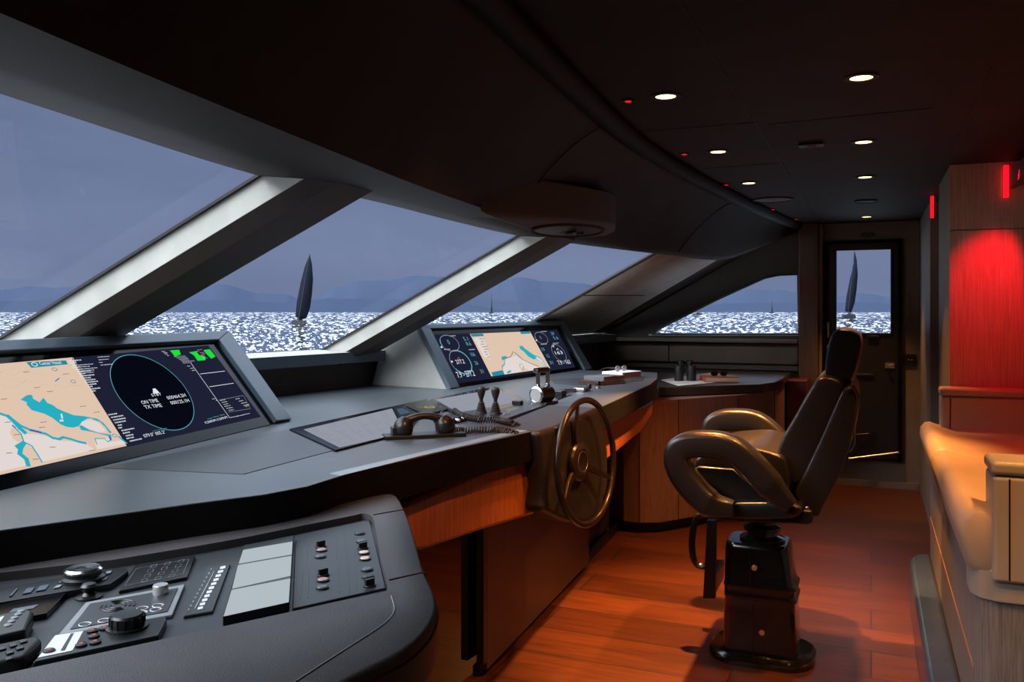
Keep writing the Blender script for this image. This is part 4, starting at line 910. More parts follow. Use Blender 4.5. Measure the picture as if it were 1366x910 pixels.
mb = MB(); mb.prism([p - V(0, 0, .03) for p in inner], (0, 0, .014), M['deck']); deck = obj('panel_deck', mb, t, label='black control panel deck')
mb = MB(); mb.prism([p + dw for p in outer], (0, 0, -.004), M['black']); obj('underside', mb, t)
mb = MB(); a, b_ = hit(519, 774, z=ZW + .0005), hit(567, 763, z=ZW + .0005); mb.tube([a, b_, b_ + V(.004, 0, -.06)], .0016, M['wrap_red'], 6); obj('seam', mb, t, label='dark red stitched seam')
mb = MB(); a, b_ = hit(498, 687, z=ZW + .0005), hit(538, 680, z=ZW + .0005); mb.tube([a, b_], .0012, M['rail'], 6); obj('seam', mb, t)
mb = MB(); mb.tube([p + V(.001, 0, -.018) for p in outer[28:54]], .002, M['wrap_red'], 6); obj('piping', mb, t, label='dark red piping')
mb = MB(); mb.tube(smooth(px_poly([(390, 912), (450, 873), (500, 841), (520, 825), (526, 812), (522, 795)], z=ZW + .0006), 5), .0012, M['greyp'], 6); obj('crease', mb, t)
# cabinet below
t = thing('wing_cabinet', V(-1.1, 1.1, 0), 'rounded pale oak cabinet carrying the side console', 'cabinet')
cabp = [lerp(p, cc, .07) + V(-.015, 0, 0) for p in outer]
mb = MB(); mb.prism([V(p.x, p.y, .03) for p in cabp], (0, 0, .78), M['cab']); obj('body', mb, t)
mb = MB(); mb.prism([V(p.x, p.y, .812) for p in [lerp(q, cc, -.008) for q in cabp]], (0, 0, .03), M['frame']); obj('collar', mb, t, bevel=.004)
mb = MB(); mb.prism([V(p.x, p.y, 0) for p in [lerp(q, cc, .05) for q in cabp]], (0, 0, .03), M['black']); obj('plinth', mb, t)
ZD = ZW - .016
zz1 = lambda pts: Z(pts, 3.37, 0, 640)
# devices
t = pad('trackball_keyboard', zz1([(-200, 520), (560, 393), (577, 408), (495, 468), (-200, 585)]), ZD, .012, M['black'], 'long black control unit with chrome trimmed jog dial at the back of the panel', 'control unit')
c = hit(*zz1([(375, 450)])[0], z=ZD + .012); mb = MB(); mb.lathe(c, (0, 0, 1), [(.036, 0), (.036, .006), (.030, .009), (.030, .018), (.026, .022), (.014, .020), (.012, .015), (0, .015)], M['black'], 32); jd = obj('jog_dial', mb, t)
mb = MB(); mb.lathe(c, (0, 0, 1), [(.0305, .016), (.0312, .019), (.027, .0222), (.026, .019)], M['chrome'], 32); obj('dial_rim', mb, jd)
for q in ([(240, 487), (268, 482), (282, 470), (255, 474)], [(264, 462), (282, 459), (292, 448), (276, 450)], [(455, 450), (478, 446), (488, 434), (464, 437)], [(468, 425), (495, 420), (505, 408), (480, 411)], [(160, 500), (205, 492), (222, 470), (180, 476)], [(100, 512), (140, 504), (158, 482), (120, 488)], [(40, 522), (55, 519), (82, 487), (72, 489)]):
    mb = MB(); P = px_poly(zz1(q), z=ZD + .0145); mb.prism([p - V(0, 0, .0024) for p in P], (0, 0, .0024), M['greyp'] if q[0][0] > 230 else M['frame']); obj('key', mb, t, bevel=.0008, seg=2)
t = pad('keypad', zz1([(605, 385), (878, 341), (842, 437), (532, 500)]), ZD, .006, M['black'], 'flat black keypad with etched symbols at the back right of the jog unit', 'keypad')
mb = MB()
for i in range(4):
    for j in range(3):
        a = 640 + j * 62 + (3 - i) * 14; b_ = 384 + i * 22 - j * 11
        P = px_poly(zz1([(a, b_), (a + 24, b_ - 4), (a + 18, b_ + 8), (a - 6, b_ + 12)]), z=ZD + .0068)
        for k in range(4): mb.tube([P[k], P[(k + 1) % 4]], .0004, M['greyp'], 4)
for k in range(4): q = zz1([(612, 400), (850, 358), (822, 425), (560, 478)]); mb.tube([hit(*q[k], z=ZD + .0068), hit(*q[(k + 1) % 4], z=ZD + .0068)], .0004, M['greyp'], 4)
obj('markings', mb, t)
t = pad('intercom_plate', zz1([(385, 550), (832, 469), (776, 606), (260, 698)]), ZD, .006, M['greyp'], 'thin grey bordered intercom plate with round speaker slots and silver knob', 'intercom')
mb = MB(); P = px_poly(zz1([(405, 557), (800, 486), (752, 592), (315, 672)]), z=ZD + .0072); mb.prism([p - V(0, 0, .001) for p in P], (0, 0, .001), M['deck']); obj('face', mb, t)
mb = MB(); c = hit(*zz1([(530, 567)])[0], z=ZD + .0076)
for r_ in (.012, .019, .026):
    for a0 in (20, 200): mb.tube([c + V(math.cos(math.radians(a0 + k * 14)) * r_ , math.sin(math.radians(a0 + k * 14)) * r_, 0) for k in range(11)], .0014, M['black'], 6)
obj('speaker_slots', mb, t)
for (a, b_) in ((382, 650), (468, 633), (552, 618), (636, 598), (700, 584), (710, 566), (640, 578)):
    c = hit(*zz1([(a, b_)])[0], z=ZD + .0076); mb = MB(); mb.tube([c + V(math.cos(k / 16 * 2 * PI), math.sin(k / 16 * 2 * PI), 0) * .0085 for k in range(16)], .0008, M['white'], 5, closed=True); obj('touch_ring', mb, t)
c = hit(*zz1([(722, 512)])[0], z=ZD + .007); mb = MB(); mb.lathe(c, (0, 0, 1), [(.0125, 0), (.0125, .014), (.0115, .0155), (0, .0158)], M['silver'], 28); obj('knob', mb, t, label='silver knob')
t = pad('rotary_controller', zz1([(240, 703), (745, 612), (750, 625), (712, 700), (145, 820)]), ZD, .012, M['black'], 'black controller with white display end and big ribbed dial at the panel front', 'controller', .003)
c = hit(*zz1([(572, 665)])[0], z=ZD + .012); mb = MB(); mb.lathe(c, (0, 0, 1), [(.030, 0), (.030, .003), (.024, .004), (.0235, .018), (.021, .021), (0, .0205)], M['black'], 20); dl_ = obj('dial', mb, t)
for k in range(14): a = 2 * PI * k / 14; mb = MB(); q = c + V(math.cos(a), math.sin(a), 0) * .0238; mb.tube([q + V(0, 0, .005), q + V(0, 0, .018)], .0018, M['black'], 6); obj('dial_rib', mb, dl_)
mb = MB(); P = px_poly(zz1([(248, 700), (375, 680), (325, 768), (170, 800)]), z=ZD + .0128); mb.prism([p - V(0, 0, .0008) for p in P], (0, 0, .0008), M['white']); obj('display', mb, t, label='white label and display area')
mb = MB(); P = px_poly(zz1([(318, 692), (332, 690), (290, 768), (272, 768)]), z=ZD + .0132); mb.prism([p - V(0, 0, .0003) for p in P], (0, 0, .0003), M['black']); obj('divider', mb, t)
for k, (a, b_) in enumerate(((415, 682), (470, 670), (422, 706), (365, 745), (428, 733), (220, 772))):
    c = hit(*zz1([(a, b_)])[0], z=ZD + .0125); mb = MB(); mb.lathe(c, (0, 0, 1), [(.008, 0), (.008, .002), (.006, .003)], M['black'], 14); mb.lathe(c + V(0, 0, .003), (0, 0, 1), [(.003, 0), (.003, .0004)], M['redbook'], 8); obj('button', mb, t)
c = hit(*zz1([(400, 530)])[0], z=ZD); t = thing('small_joystick', c, 'small black round joystick behind the intercom plate', 'joystick'); mb = MB(); mb.lathe(c, (0, 0, 1), [(.022, 0), (.022, .003), (.012, .005), (.008, .010), (.012, .014), (.014, .020), (.010, .024), (0, .025)], M['black'], 20); obj('knob', mb, t)
t = pad('dark_tablet', zz1([(-150, 590), (298, 502), (300, 508), (210, 600), (-150, 665)]), ZD, .010, M['gloss'], 'dark glossy tablet screen lying at the left of the panel', 'tablet')
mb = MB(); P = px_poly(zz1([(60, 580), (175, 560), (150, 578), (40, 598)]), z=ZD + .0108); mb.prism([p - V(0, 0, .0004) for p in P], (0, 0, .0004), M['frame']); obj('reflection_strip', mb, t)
t = pad('radio_handset', zz1([(-150, 630), (128, 578), (152, 590), (118, 672), (-150, 735)]), ZD, .026, M['black'], 'thick black radio handset with silver keys at the left of the panel', 'radio', .006)
for (a, b_) in ((95, 592), (82, 606), (66, 622), (52, 638), (36, 655)):
    c = hit(*zz1([(a, b_)])[0], z=ZD + .026); mb = MB(); mb.lathe(c, (0, 0, 1), [(.0055, 0), (.0055, .001), (.004, .002)], M['greyp'], 12); obj('key', mb, t)
mb = MB(); P = px_poly(zz1([(-60, 635), (20, 612), (0, 640), (-80, 660)]), z=ZD + .0268); mb.prism([p - V(0, 0, .0005) for p in P], (0, 0, .0005), M['white']); obj('display', mb, t)
t = pad('remote_control', zz1([(-150, 765), (165, 698), (186, 712), (110, 790), (-150, 850)]), ZD, .022, M['rubber'], 'black rubber remote control with raised keys in the front left corner', 'remote control', .006)
for (a, b_) in ((95, 722), (50, 740), (0, 755), (80, 752), (35, 772), (30, 800)):
    P = px_poly(zz1([(a - 12, b_), (a + 22, b_ - 8), (a + 30, b_ + 2), (a - 4, b_ + 12)]), z=ZD + .0245); mb = MB(); mb.prism([p - V(0, 0, .0024) for p in P], (0, 0, .0024), M['black']); obj('key', mb, t, bevel=.001, seg=2)
t = pad('light_strip_panel', [(276, 756), (306, 751), (307, 753), (284, 815), (244, 822)], ZD, .005, M['deck'], 'narrow dark panel with two columns of white ticks beside the triple screens', 'indicator panel')
mb = MB()
for i in range(11):
    f = i / 10
    for off, w_, m_ in ((4, 2, M['greyp']), (17, 7, M['white'])):
        x, y = 277 + off - 30 * f, 759 - off * .17 + 54 * f; P = px_poly([(x, y), (x + w_, y - w_ * .2), (x + w_ - .8, y + 2), (x - .8, y + 2 + w_ * .2)], z=ZD + .0058); mb.prism([p - V(0, 0, .0004) for p in P], (0, 0, .0004), m_)
mb.tube(px_poly([(286, 762), (260, 812)], z=ZD + .0056), .0006, M['white'], 5)
obj('markings', mb, t)
t = pad('triple_display', [(325, 727), (392, 714), (386, 803), (297, 822)], ZD, .016, M['black'], 'bank of three white lit touch panels in a black frame on the side console', 'touch panel')
W3 = em('panel', (.46, .53, .57), .95)
zz2 = lambda pts: Z(pts, 3.37, 270, 640)
for q in ([(183, 316), (405, 278), (402, 334), (163, 376)], [(160, 384), (401, 342), (396, 430), (134, 488)], [(131, 496), (395, 444), (388, 548), (96, 612)]):
    mb = MB(); P = px_poly(zz2(q), z=ZD + .0172); mb.prism([p - V(0, 0, .001) for p in P], (0, 0, .001), W3); obj('screen', mb, t)
t = pad('switch_panel', [(394, 714), (493, 693), (515, 784), (390, 812)], ZD, .004, M['deck'], 'dark switch panel with rotary switches and round lit buttons by the leather edge', 'switch panel')
ZS = ZD + .004
mb = MB()
for a, b_, cc_, d_ in ((404, 722, 401, 752), (411, 721, 409, 750), (404, 765, 400, 800), (412, 764, 410, 798), (447, 715, 449, 745), (459, 712, 466, 790), (450, 755, 453, 790), (472, 752, 476, 785)):
    mb.tube([hit(a, b_, z=ZS + .0004), hit(cc_, d_, z=ZS + .0004)], .0006, M['grey2'], 4)
obj('markings', mb, t)
def rotary(x, y):
    c = hit(x, y + 2, z=ZS); mb = MB(); mb.lathe(c, (0, 0, 1), [(.0115, 0), (.0115, .002), (.0105, .003)], M['black'], 20); u = V(.42, .91, 0); v = V(-.91, .42, 0)
    mb.prism([c + u * .009 + v * .003, c + u * .009 - v * .003, c - u * .009 - v * .003, c - u * .009 + v * .003], (0, 0, .013), M['black']); obj('rotary_switch', mb, t, bevel=.0006, seg=2)
def but(x, y, m_, lab=None):
    c = hit(x, y, z=ZS); mb = MB(); mb.lathe(c, (0, 0, 1), [(.0115, 0), (.0115, .0025), (.010, .003)], M['black'], 20); mb.lathe(c + V(0, 0, .003), (0, 0, 1), [(.0095, 0), (.0085, .0012)], m_, 20); obj('button', mb, t, label=lab)
BP = plain('pink_button', (.45, .25, .24), .4); BO = plain('peach_button', (.85, .62, .48), .4)
for x, y in ((428, 728), (431, 766), (484, 730), (493, 780)): rotary(x, y)
for x, y in ((429, 735), (431, 775)): but(x, y, BP, 'pink button')
for x, y in ((485.5, 738.5), (487, 746.5)): but(x, y, BO, 'peach button')
BG = plain('grey_button', (.085, .095, .105), .4)
for x, y in ((427.5, 743.5), (430, 785), (482, 723), (489.5, 761)): but(x, y, BG)
for x, y in ((480, 712.5), (491, 770.5)): but(x, y, M['deck'])

# ------------------------------------------------------------------ corner cabinet, counter and objects
ct_ = [V(-1.27, 5.46, .9), hit(1020, 513, z=.9), hit(1040, 506, z=.9), hit(1045, 497, z=.9), V(-.62, Y1 - .04, .9), V(-2.3, Y1 - .04, .9), V(-2.3, 5.56, .9), V(-1.5, 5.5, .9)]
ct_ = [V(-1.27, 5.48, .9), V(-.70, 6.0, .9), V(-.62, 6.25, .9), V(-.60, 6.6, .9), V(-.60, Y1 - .05, .9), V(-2.3, Y1 - .05, .9), V(-2.3, 5.56, .9), V(-1.30, 5.56, .9)]
t = thing('corner_counter', V(-1.3, 6.4, .84), 'dark bronze corner counter right of the helm with papers and binoculars on it', 'worktop')
mb = MB(); mb.prism([p - V(0, 0, .06) for p in ct_], (0, 0, .06), M['deskbrown']); obj('slab', mb, t, bevel=.008)
t = thing('corner_cabinet', V(-1.3, 6.3, 0), 'curved oak veneer cabinet under the bronze corner counter', 'cabinet')
cf = [hit(812, 686, z=.07), hit(832, 695, z=.07), hit(853, 697.5, z=.07), hit(880, 697, z=.07), hit(905, 693, z=.07), V(-.98, 5.62, .07), V(-.82, 5.82, .07), V(-.70, 6.05, .07), V(-.64, 6.35, .07), V(-.62, 6.9, .07)]
mb = MB(); loop = cf + [V(-.62, Y1 - .05, .07), V(-2.3, Y1 - .05, .07), V(-2.3, 5.6, .07)]
mb.prism(loop, (0, 0, .765), M['cab']); obj('carcass', mb, t, sharp=30)
for i in (2, 4, 6, 8):
    mb = MB(); p = cf[i]; mb.tube([p + V(.001, -.001, 0), p + V(.001, -.001, .764)], .002, M['rail'], 6); obj('seam', mb, t)
mb = MB(); cc2 = V(-1.5, 6.4, 0); mb.prism([V(lerp(p, cc2, .05).x, lerp(p, cc2, .05).y, 0) for p in loop], (0, 0, .07), M['black']); obj('plinth', mb, t)
mb = MB(); mb.box((-.60, 6.9, 0), (-.46, Y1 - .03, .86), plain('dark_red_lacquer', (.09, .02, .018), .4)); tag(obj('side_locker', mb, bevel=.004), 'narrow dark red locker between corner cabinet and pillar', 'cabinet')
# papers, binoculars, book
mb = MB(); P = px_poly([(882, 507), (950, 497), (985, 503), (950, 511), (905, 515)], z=.9015); mb.prism(P, (0, 0, .002), M['paper']); tag(obj('paper_chart', mb), 'white paper chart spread on the counter under the binoculars', 'paper')
c = hit(914, 508, z=.904); t = thing('binoculars', c, 'black binoculars standing upright on the white papers', 'binoculars')
u = (RT * 1.0 + FW * .15).normalized()
first_b = None
for s_ in (-1, 1):
    q = c + u * .046 * s_; mb = MB(); mb.lathe(q, (0, 0, 1), [(.030, 0), (.033, .004), (.034, .07), (.033, .092), (.026, .108)], M['rubber'], 20); obj('barrel', mb, t)
    q2 = c + u * .034 * s_; mb = MB(); mb.lathe(q2, (0, 0, 1), [(.018, .095), (.018, .120), (.022, .123), (.022, .142), (.019, .146), (.016, .146), (.016, .140), (0, .140)], M['rubber'], 20); obj('eyepiece', mb, t)
mb = MB(); mb.prism([c - u * .03 + V(0, .012, .055), c + u * .03 + V(0, .012, .055), c + u * .03 + V(0, -.012, .055), c - u * .03 + V(0, -.012, .055)], (0, 0, .05), M['rubber']); obj('bridge', mb, t, bevel=.004)
mb = MB(); mb.lathe(c + V(0, 0, .10), (0, 0, 1), [(.011, 0), (.011, .022), (0, .023)], M['black'], 14); obj('focus_wheel', mb, t)
cr = hit(958, 509, z=.904); book('book', cr + V(0, .05, 0), math.radians(22), .24, .17, .035, M['redbook'], 'red covered book on the corner counter right of the binoculars')
glasses(cr + V(0, .04, .0352), math.radians(22), 'black folded sunglasses resting on the red book')

# ------------------------------------------------------------------ helm chair
YC = 3.6; pc = V(-.41, YC, 0)
ch = thing('helm_chair', pc, 'dark leather helm chair with looped armrests on a glossy black pedestal', 'chair')
def prof(pts, y): return [hit(a, b_, y=y) for a, b_ in pts]
def slab_y(mb, pts, y, y2, mat):
    P = prof(pts, y); mb.prism(P, (0, y2 - y, 0), mat)
def cushion(name, pts, yn, yf, mat, bev, seg=6, inset=.03, label=None):
    """rounded cushion: side outline swept in Y with pulled-in ends"""
    P = prof(dense(pts, 2), yn); c_ = sum(P, V(0, 0, 0)) / len(P); w_ = yf - yn; rows = []
    K = [(0, .80), (.015, .90), (.04, .98), (.09, 1.03), (.3, 1.05), (.5, 1.055), (.7, 1.05), (.91, 1.03), (.96, .98), (.985, .90), (1, .80)] if bev is None else bev
    for f, s_ in K:
        k = 1 - (1 - s_) * 1.0; rows.append([V(c_.x + (p.x - c_.x) * (1 - (1 - k) * inset / .3 * 3), yn + w_ * f, c_.z + (p.z - c_.z) * (1 - (1 - k) * inset / .3 * 3)) for p in P])
    mb = MB(); mb.loft(rows, mat, True, True); return obj(name, mb, ch, sub=2, sharp=180, label=label)
z7 = lambda pts: Z(pts, 4.136, 880, 420)
z6 = lambda pts: Z(pts, 3.595, 700, 470)
z8 = lambda pts: Z(pts, 3.25, 880, 620)
YN, YF = 3.33, 3.87
def dense(pts, n=3): 
    out = []
    for i in range(len(pts)):
        a, b_ = pts[i], pts[(i + 1) % len(pts)]
        for k in range(n): out.append((a[0] + (b_[0] - a[0]) * k / n, a[1] + (b_[1] - a[1]) * k / n))
    return out
cushion('headrest', z7([(925, 180), (950, 105), (985, 76), (1050, 82), (1105, 108), (1118, 160), (1108, 230), (1085, 320), (1060, 378), (990, 362), (915, 335), (908, 290)]), 3.40, 3.80, M['chair'], None)
cushion('backrest', z7([(870, 350), (930, 332), (995, 352), (1018, 385), (1000, 450), (950, 570), (880, 720), (820, 860), (790, 930), (740, 945), (690, 900), (645, 830), (640, 760), (680, 670), (740, 570), (800, 460)]), YN + .02, YF - .02, M['chair'], None, inset=.035)
cushion('back_shell', z7([(1015, 400), (1062, 385), (1095, 450), (1092, 560), (1060, 700), (1010, 850), (960, 960), (900, 1060), (875, 1128), (830, 1110), (740, 1000), (760, 940), (815, 840), (895, 670), (960, 520)]), YN - .01, YF + .01, M['chair'], None, inset=.02)
# seat
cushion('seat_cushion', z6([(810, 510), (900, 470), (1100, 455), (1250, 500), (1280, 600), (1270, 700), (1150, 735), (900, 735), (830, 700), (800, 600)]), YN - .02, YF + .02, M['chair'], None, inset=.03)
mb = MB(); slab_y(mb, z6([(815, 560), (830, 548), (1000, 560), (1160, 700), (1150, 725), (880, 725), (850, 700)]), YN - .05, YF + .05, M['chair']); obj('seat_side', mb, ch, bevel=.012)
cushion('seat_roll', z6([(868, 735), (900, 722), (1240, 722), (1330, 745), (1335, 775), (1290, 800), (1100, 808), (920, 798), (880, 770)]), YN - .10, YF + .10, M['chair'], None, inset=.025)
mb = MB(); slab_y(mb, z8([(215, 205), (260, 245), (640, 262), (665, 255), (662, 200), (560, 190), (230, 185)]), YN - .04, YF + .04, M['black']); obj('seat_pan', mb, ch, bevel=.01)
# arms
armp = z6([(1275, 742), (1200, 668), (1140, 600), (1080, 535), (1010, 475), (950, 449), (880, 441), (800, 443), (748, 462), (729, 505), (748, 570), (790, 635), (850, 700), (910, 738), (1000, 752)])
def arm(yc):
    yref = 3.2; path = smooth([p + V(0, yc - yref, 0) for p in prof(armp, yref)], 5)
    hw, hh, r_ = .048, .050, .022; sec = []
    for sx_, sy_, a0 in ((1, 1, 0), (-1, 1, 90), (-1, -1, 180), (1, -1, 270)):
        for k in range(5):
            a = math.radians(a0 + 22.5 * k); sec.append((sx_ * (hh - r_) + r_ * math.cos(a), sy_ * (hw - r_) + r_ * math.sin(a)))
    n_ = len(path); tr = [.55 + .45 * min(1, min(i, n_ - 1 - i) / 7) for i in range(n_)]
    mb = MB(); mb.tube(path, tr, M['chair'], sec=sec, upv=(0, 1, 0)); obj('armrest', mb, ch, sharp=60)
    q = path[47] + V(-.045, 0, .02); mb = MB(); mb.lathe(q, (-1, 0, .3), [(.012, -.01), (.012, .008), (.008, .011)], M['black'], 12); obj('arm_button', mb, ch)
arm(3.21); arm(3.99)
# hinge bolts
for (a, b_) in ((1265, 716), (1355, 745)):
    c = hit(*z6([(a, b_)])[0], y=YN - .09); mb = MB(); mb.lathe(c, (0, -1, 0), [(.007, 0), (.007, .012), (.004, .014)], M['chrome'], 12); obj('bolt', mb, ch)
# backrest rail
mb = MB(); mb.tube(smooth([hit(*q, y=YN - .02) for q in z7([(1045, 400), (1068, 392), (1098, 460), (1085, 560), (1072, 640), (1072, 720), (1050, 760)])], 5), .004, M['black'], 8); obj('back_rail', mb, ch)
# post and pedestal
mb = MB(); mb.lathe(pc, (0, 0, 1), [(.09, .46), (.09, .475), (.06, .485), (.06, .50), (.075, .505), (.075, .52), (.05, .53), (.05, .60)], M['chairgloss'], 28); obj('post', mb, ch)
def rrect(cx, cy, hx, hy, r, z, n=6):
    out = []
    for sx_, sy_, a0 in ((1, 1, 0), (-1, 1, 90), (-1, -1, 180), (1, -1, 270)):
        for k in range(n + 1):
            a = math.radians(a0 + 90 * k / n); out.append(V(cx + sx_ * (hx - r) + r * math.cos(a), cy + sy_ * (hy - r) + r * math.sin(a), z))
    return out
mb = MB(); rows = []
for z_, hx, hy, r, dx in ((.02, .145, .115, .03, .0), (.10, .142, .112, .03, -.002), (.20, .138, .110, .03, -.004), (.24, .136, .110, .03, -.002), (.25, .142, .113, .03, 0), (.262, .136, .110, .03, -.004), (.285, .136, .110, .03, -.004), (.295, .142, .113, .03, -.001), (.31, .134, .108, .03, -.006), (.36, .130, .106, .03, -.010), (.44, .125, .102, .04, -.014), (.455, .122, .10, .04, -.015), (.465, .115, .093, .04, -.015)):
    rows.append(rrect(pc.x + dx, pc.y, hx, hy, r, z_))
mb.loft(rows, M['chairgloss'], True, True); obj('pedestal', mb, ch, sharp=40)
mb = MB(); mb.loft([rrect(pc.x + .0, pc.y, .205, .175, .12, z_) if k != 2 else rrect(pc.x, pc.y, .195, .165, .115, z_) for k, z_ in enumerate((0, .018, .026))], M['chairgloss'], True, True); obj('base_plate', mb, ch, sharp=40)
for (a, b_) in ((410, 448), (443, 729)):
    c = hit(*z8([(a, b_)])[0], y=pc.y - .112); mb = MB(); mb.lathe(c + V(0, .006, 0), (0, -1, 0), [(.011, 0), (.011, .008), (.005, .010)], M['copper'], 16); obj('screw', mb, ch, label='copper coloured screw')
mb = MB(); xs = hit(*z8([(390, 450)])[0], y=pc.y - .113).x; mb.tube([V(xs, pc.y - .105, .455), V(xs + .005, pc.y - .1135, .30)], .002, M['black'], 6); mb.tube([V(xs + .01, pc.y - .113, .23), V(xs + .015, pc.y - .116, .03)], .002, M['black'], 6); obj('seam', mb, ch)
# footrest hanging in front
mb = MB(); yb = pc.y - .12; A_ = z8([(205, 240), (245, 240), (240, 582), (187, 582)]); slab_y(mb, A_, yb, yb + .03, M['black']); obj('footrest_bar', mb, ch, bevel=.004)
mb = MB(); slab_y(mb, A_, yb + .27, yb + .30, M['black']); obj('footrest_bar', mb, ch, bevel=.004)
mb = MB(); slab_y(mb, z8([(198, 480), (240, 480), (238, 570), (192, 570)]), yb + .03, yb + .27, M['black']); obj('footrest_tread', mb, ch, bevel=.006)
mb = MB(); lp = smooth([hit(*q, y=yb + .10) for q in z8([(200, 215), (165, 225), (148, 270), (140, 340), (148, 410), (175, 440), (215, 430), (225, 380), (225, 300)])], 5); mb.tube(lp, .014, M['chair'], 10); obj('footrest_loop', mb, ch)

# ------------------------------------------------------------------ settee
st = thing('settee', V(.9, 3.6, 0), 'tan leather settee on an oak base along the right side', 'settee')
XB = .267; YE0, YE1 = 2.66, 4.62; ZST = .21
mb = MB(); mb.loft([[V(x, y, z_) for x, y in ((.93, YE0), (XB + .05, YE0), (XB + .015, YE0 + .015), (XB, YE0 + .05), (XB, YE1 + .005))] for z_ in (ZST - .21 + .0, .63)], M['oakgrey'])
mb.box((XB + .06, YE0 + .05, .0), (XR - .01, YE1, .62), M['oakgrey']); mb.poly([V(.93, YE0, 0), V(XR - .01, YE0, 0), V(XR - .01, YE0, .63), V(.93, YE0, .63)], M['oakgrey']); obj('base', mb, st, sharp=60)
mb = MB(); mb.box((XB - .002, YE0 + .055, .39), (XB + .004, YE1 - .02, .398), M['copper']); obj('inlay', mb, st, label='copper inlay line along the base')
mb = MB(); mb.prism([V(XR - .01, YE0 - .01, .60), V(XB + .05, YE0 - .01, .60), V(XB + .01, YE0 + .01, .60), V(XB - .01, YE0 + .05, .60), V(XB - .01, YE0 + .15, .60), V(XR - .01, YE0 + .15, .60)], (0, 0, .09), M['cream_arm']); obj('base_rail', mb, st, bevel=.008)
def seatc(y0, y1, near):
    sec = [(.225, .775), (.218, .80), (.222, .835), (.240, .858), (.262, .862), (.30, .850), (.36, .838), (.6, .835), (XR - .02, .835), (XR - .02, .69), (.34, .665), (.30, .66), (.27, .665), (.245, .69)]
    rows = []; K = ((0, .90), (.012, .96), (.035, 1), (.5, 1), (.965, 1), (.988, .96), (1, .90))
    cx, cz = .9, .76
    for f, s_ in K:
        y = y0 + (y1 - y0) * f; e = (1 - s_) * .25
        rows.append([V(x + (e if x < .5 else 0), y, z_ - (1 - s_) * .22 * (1 if z_ > .76 else -1)) for x, z_ in sec])
    mb = MB(); mb.loft(rows, M['cream'], True, True); return obj('seat_cushion', mb, st, sharp=60)
seatc(3.72, YE1 - .0, 0); sc_ = seatc(YE0 - .0, 3.715, 1)
def settee_arm(y0, y1, x0, zt, nm='armrest'):
    mb = MB(); mb.box((x0, y0, .66), (XR - .01, y1, zt - .04), M['cream_arm']); o = obj(nm, mb, st, bevel=.012)
    mb = MB(); mb.box((x0 - .004, y0 - .004, zt - .038), (XR - .01, y1 + .004, zt), M['cream_arm']); obj('arm_top', mb, o, bevel=.014, seg=4); return o
sa1 = settee_arm(2.635, 2.80, .305, .99); sa2 = settee_arm(4.50, 4.62, .305, 1.035)
mb = MB(); mb.tube([V(.345, 2.634, .67), V(.345, 2.634, .945)], .002, M['rail'], 6); obj('arm_seam', mb, sa1)
mb = MB(); mb.tube([V(.345, 4.499, .84), V(.345, 4.499, .99)], .002, M['rail'], 6); obj('arm_seam', mb, sa2)
mb = MB(); mb.prism([V(.167, 1.2, 0), V(.167, 4.35, 0), V(.172, 4.52, 0), V(.20, 4.60, 0), V(XB - .001, 4.64, 0), V(XB - .001, 1.2, 0)], (0, 0, ZST), M['step'])
tag(obj('settee_step', mb, bevel=.02, seg=4), 'low blue-grey step running along the foot of the settee', 'step')

# ------------------------------------------------------------------ outside
SEA = -4.0
mb = MB(); mb.poly([V(-9000, -9000, SEA), V(9000, -9000, SEA), V(9000, 9000, SEA), V(-9000, 9000, SEA)], M['sea']); o = obj('sea', mb); tag(o, 'glittering backlit sea stretching to the horizon', 'sea', kind='stuff')
def ridge(name, prof_, D, mat, label, z_base=414):
    mb = MB(); rows = [[], [], []]
    xs = []
    for i in range(len(prof_) - 1):
        for k in range(6): f = k / 6; xs.append((lerp(prof_[i][0], prof_[i + 1][0], f), lerp(prof_[i][1], prof_[i + 1][1], f - math.sin(2 * PI * f) / 14)))
    xs.append(prof_[-1])
    for a, b_ in xs:
        d = FW + RT * ((a - 683) / F); b_ += random.uniform(-.5, .5); h = (415 - b_) / F * D + CAMZ
        rows[0].append(V(d.x * D * .97, d.y * D * .97, SEA - 2)); rows[1].append(V(d.x * D, d.y * D, h)); rows[2].append(V(d.x * D * 1.1, d.y * D * 1.1, SEA - 2))
    mb.loft(rows, mat); o = obj(name, mb, sharp=180); o['kind'] = 'structure'; o['label'] = label
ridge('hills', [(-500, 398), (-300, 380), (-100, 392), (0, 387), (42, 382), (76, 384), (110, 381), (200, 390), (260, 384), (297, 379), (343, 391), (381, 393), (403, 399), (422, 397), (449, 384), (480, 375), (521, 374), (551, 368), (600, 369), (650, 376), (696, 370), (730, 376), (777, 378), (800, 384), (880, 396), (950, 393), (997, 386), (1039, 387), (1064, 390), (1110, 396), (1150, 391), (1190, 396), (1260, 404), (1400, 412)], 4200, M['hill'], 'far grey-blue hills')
ridge('hills', [(-500, 404), (-200, 400), (0, 402), (100, 400), (200, 404), (300, 400), (380, 404), (440, 398), (520, 400), (600, 398), (700, 402), (790, 400), (900, 408), (1000, 404), (1064, 405), (1150, 403), (1300, 412)], 3600, M['hill2'], 'lower darker shoreline hills')
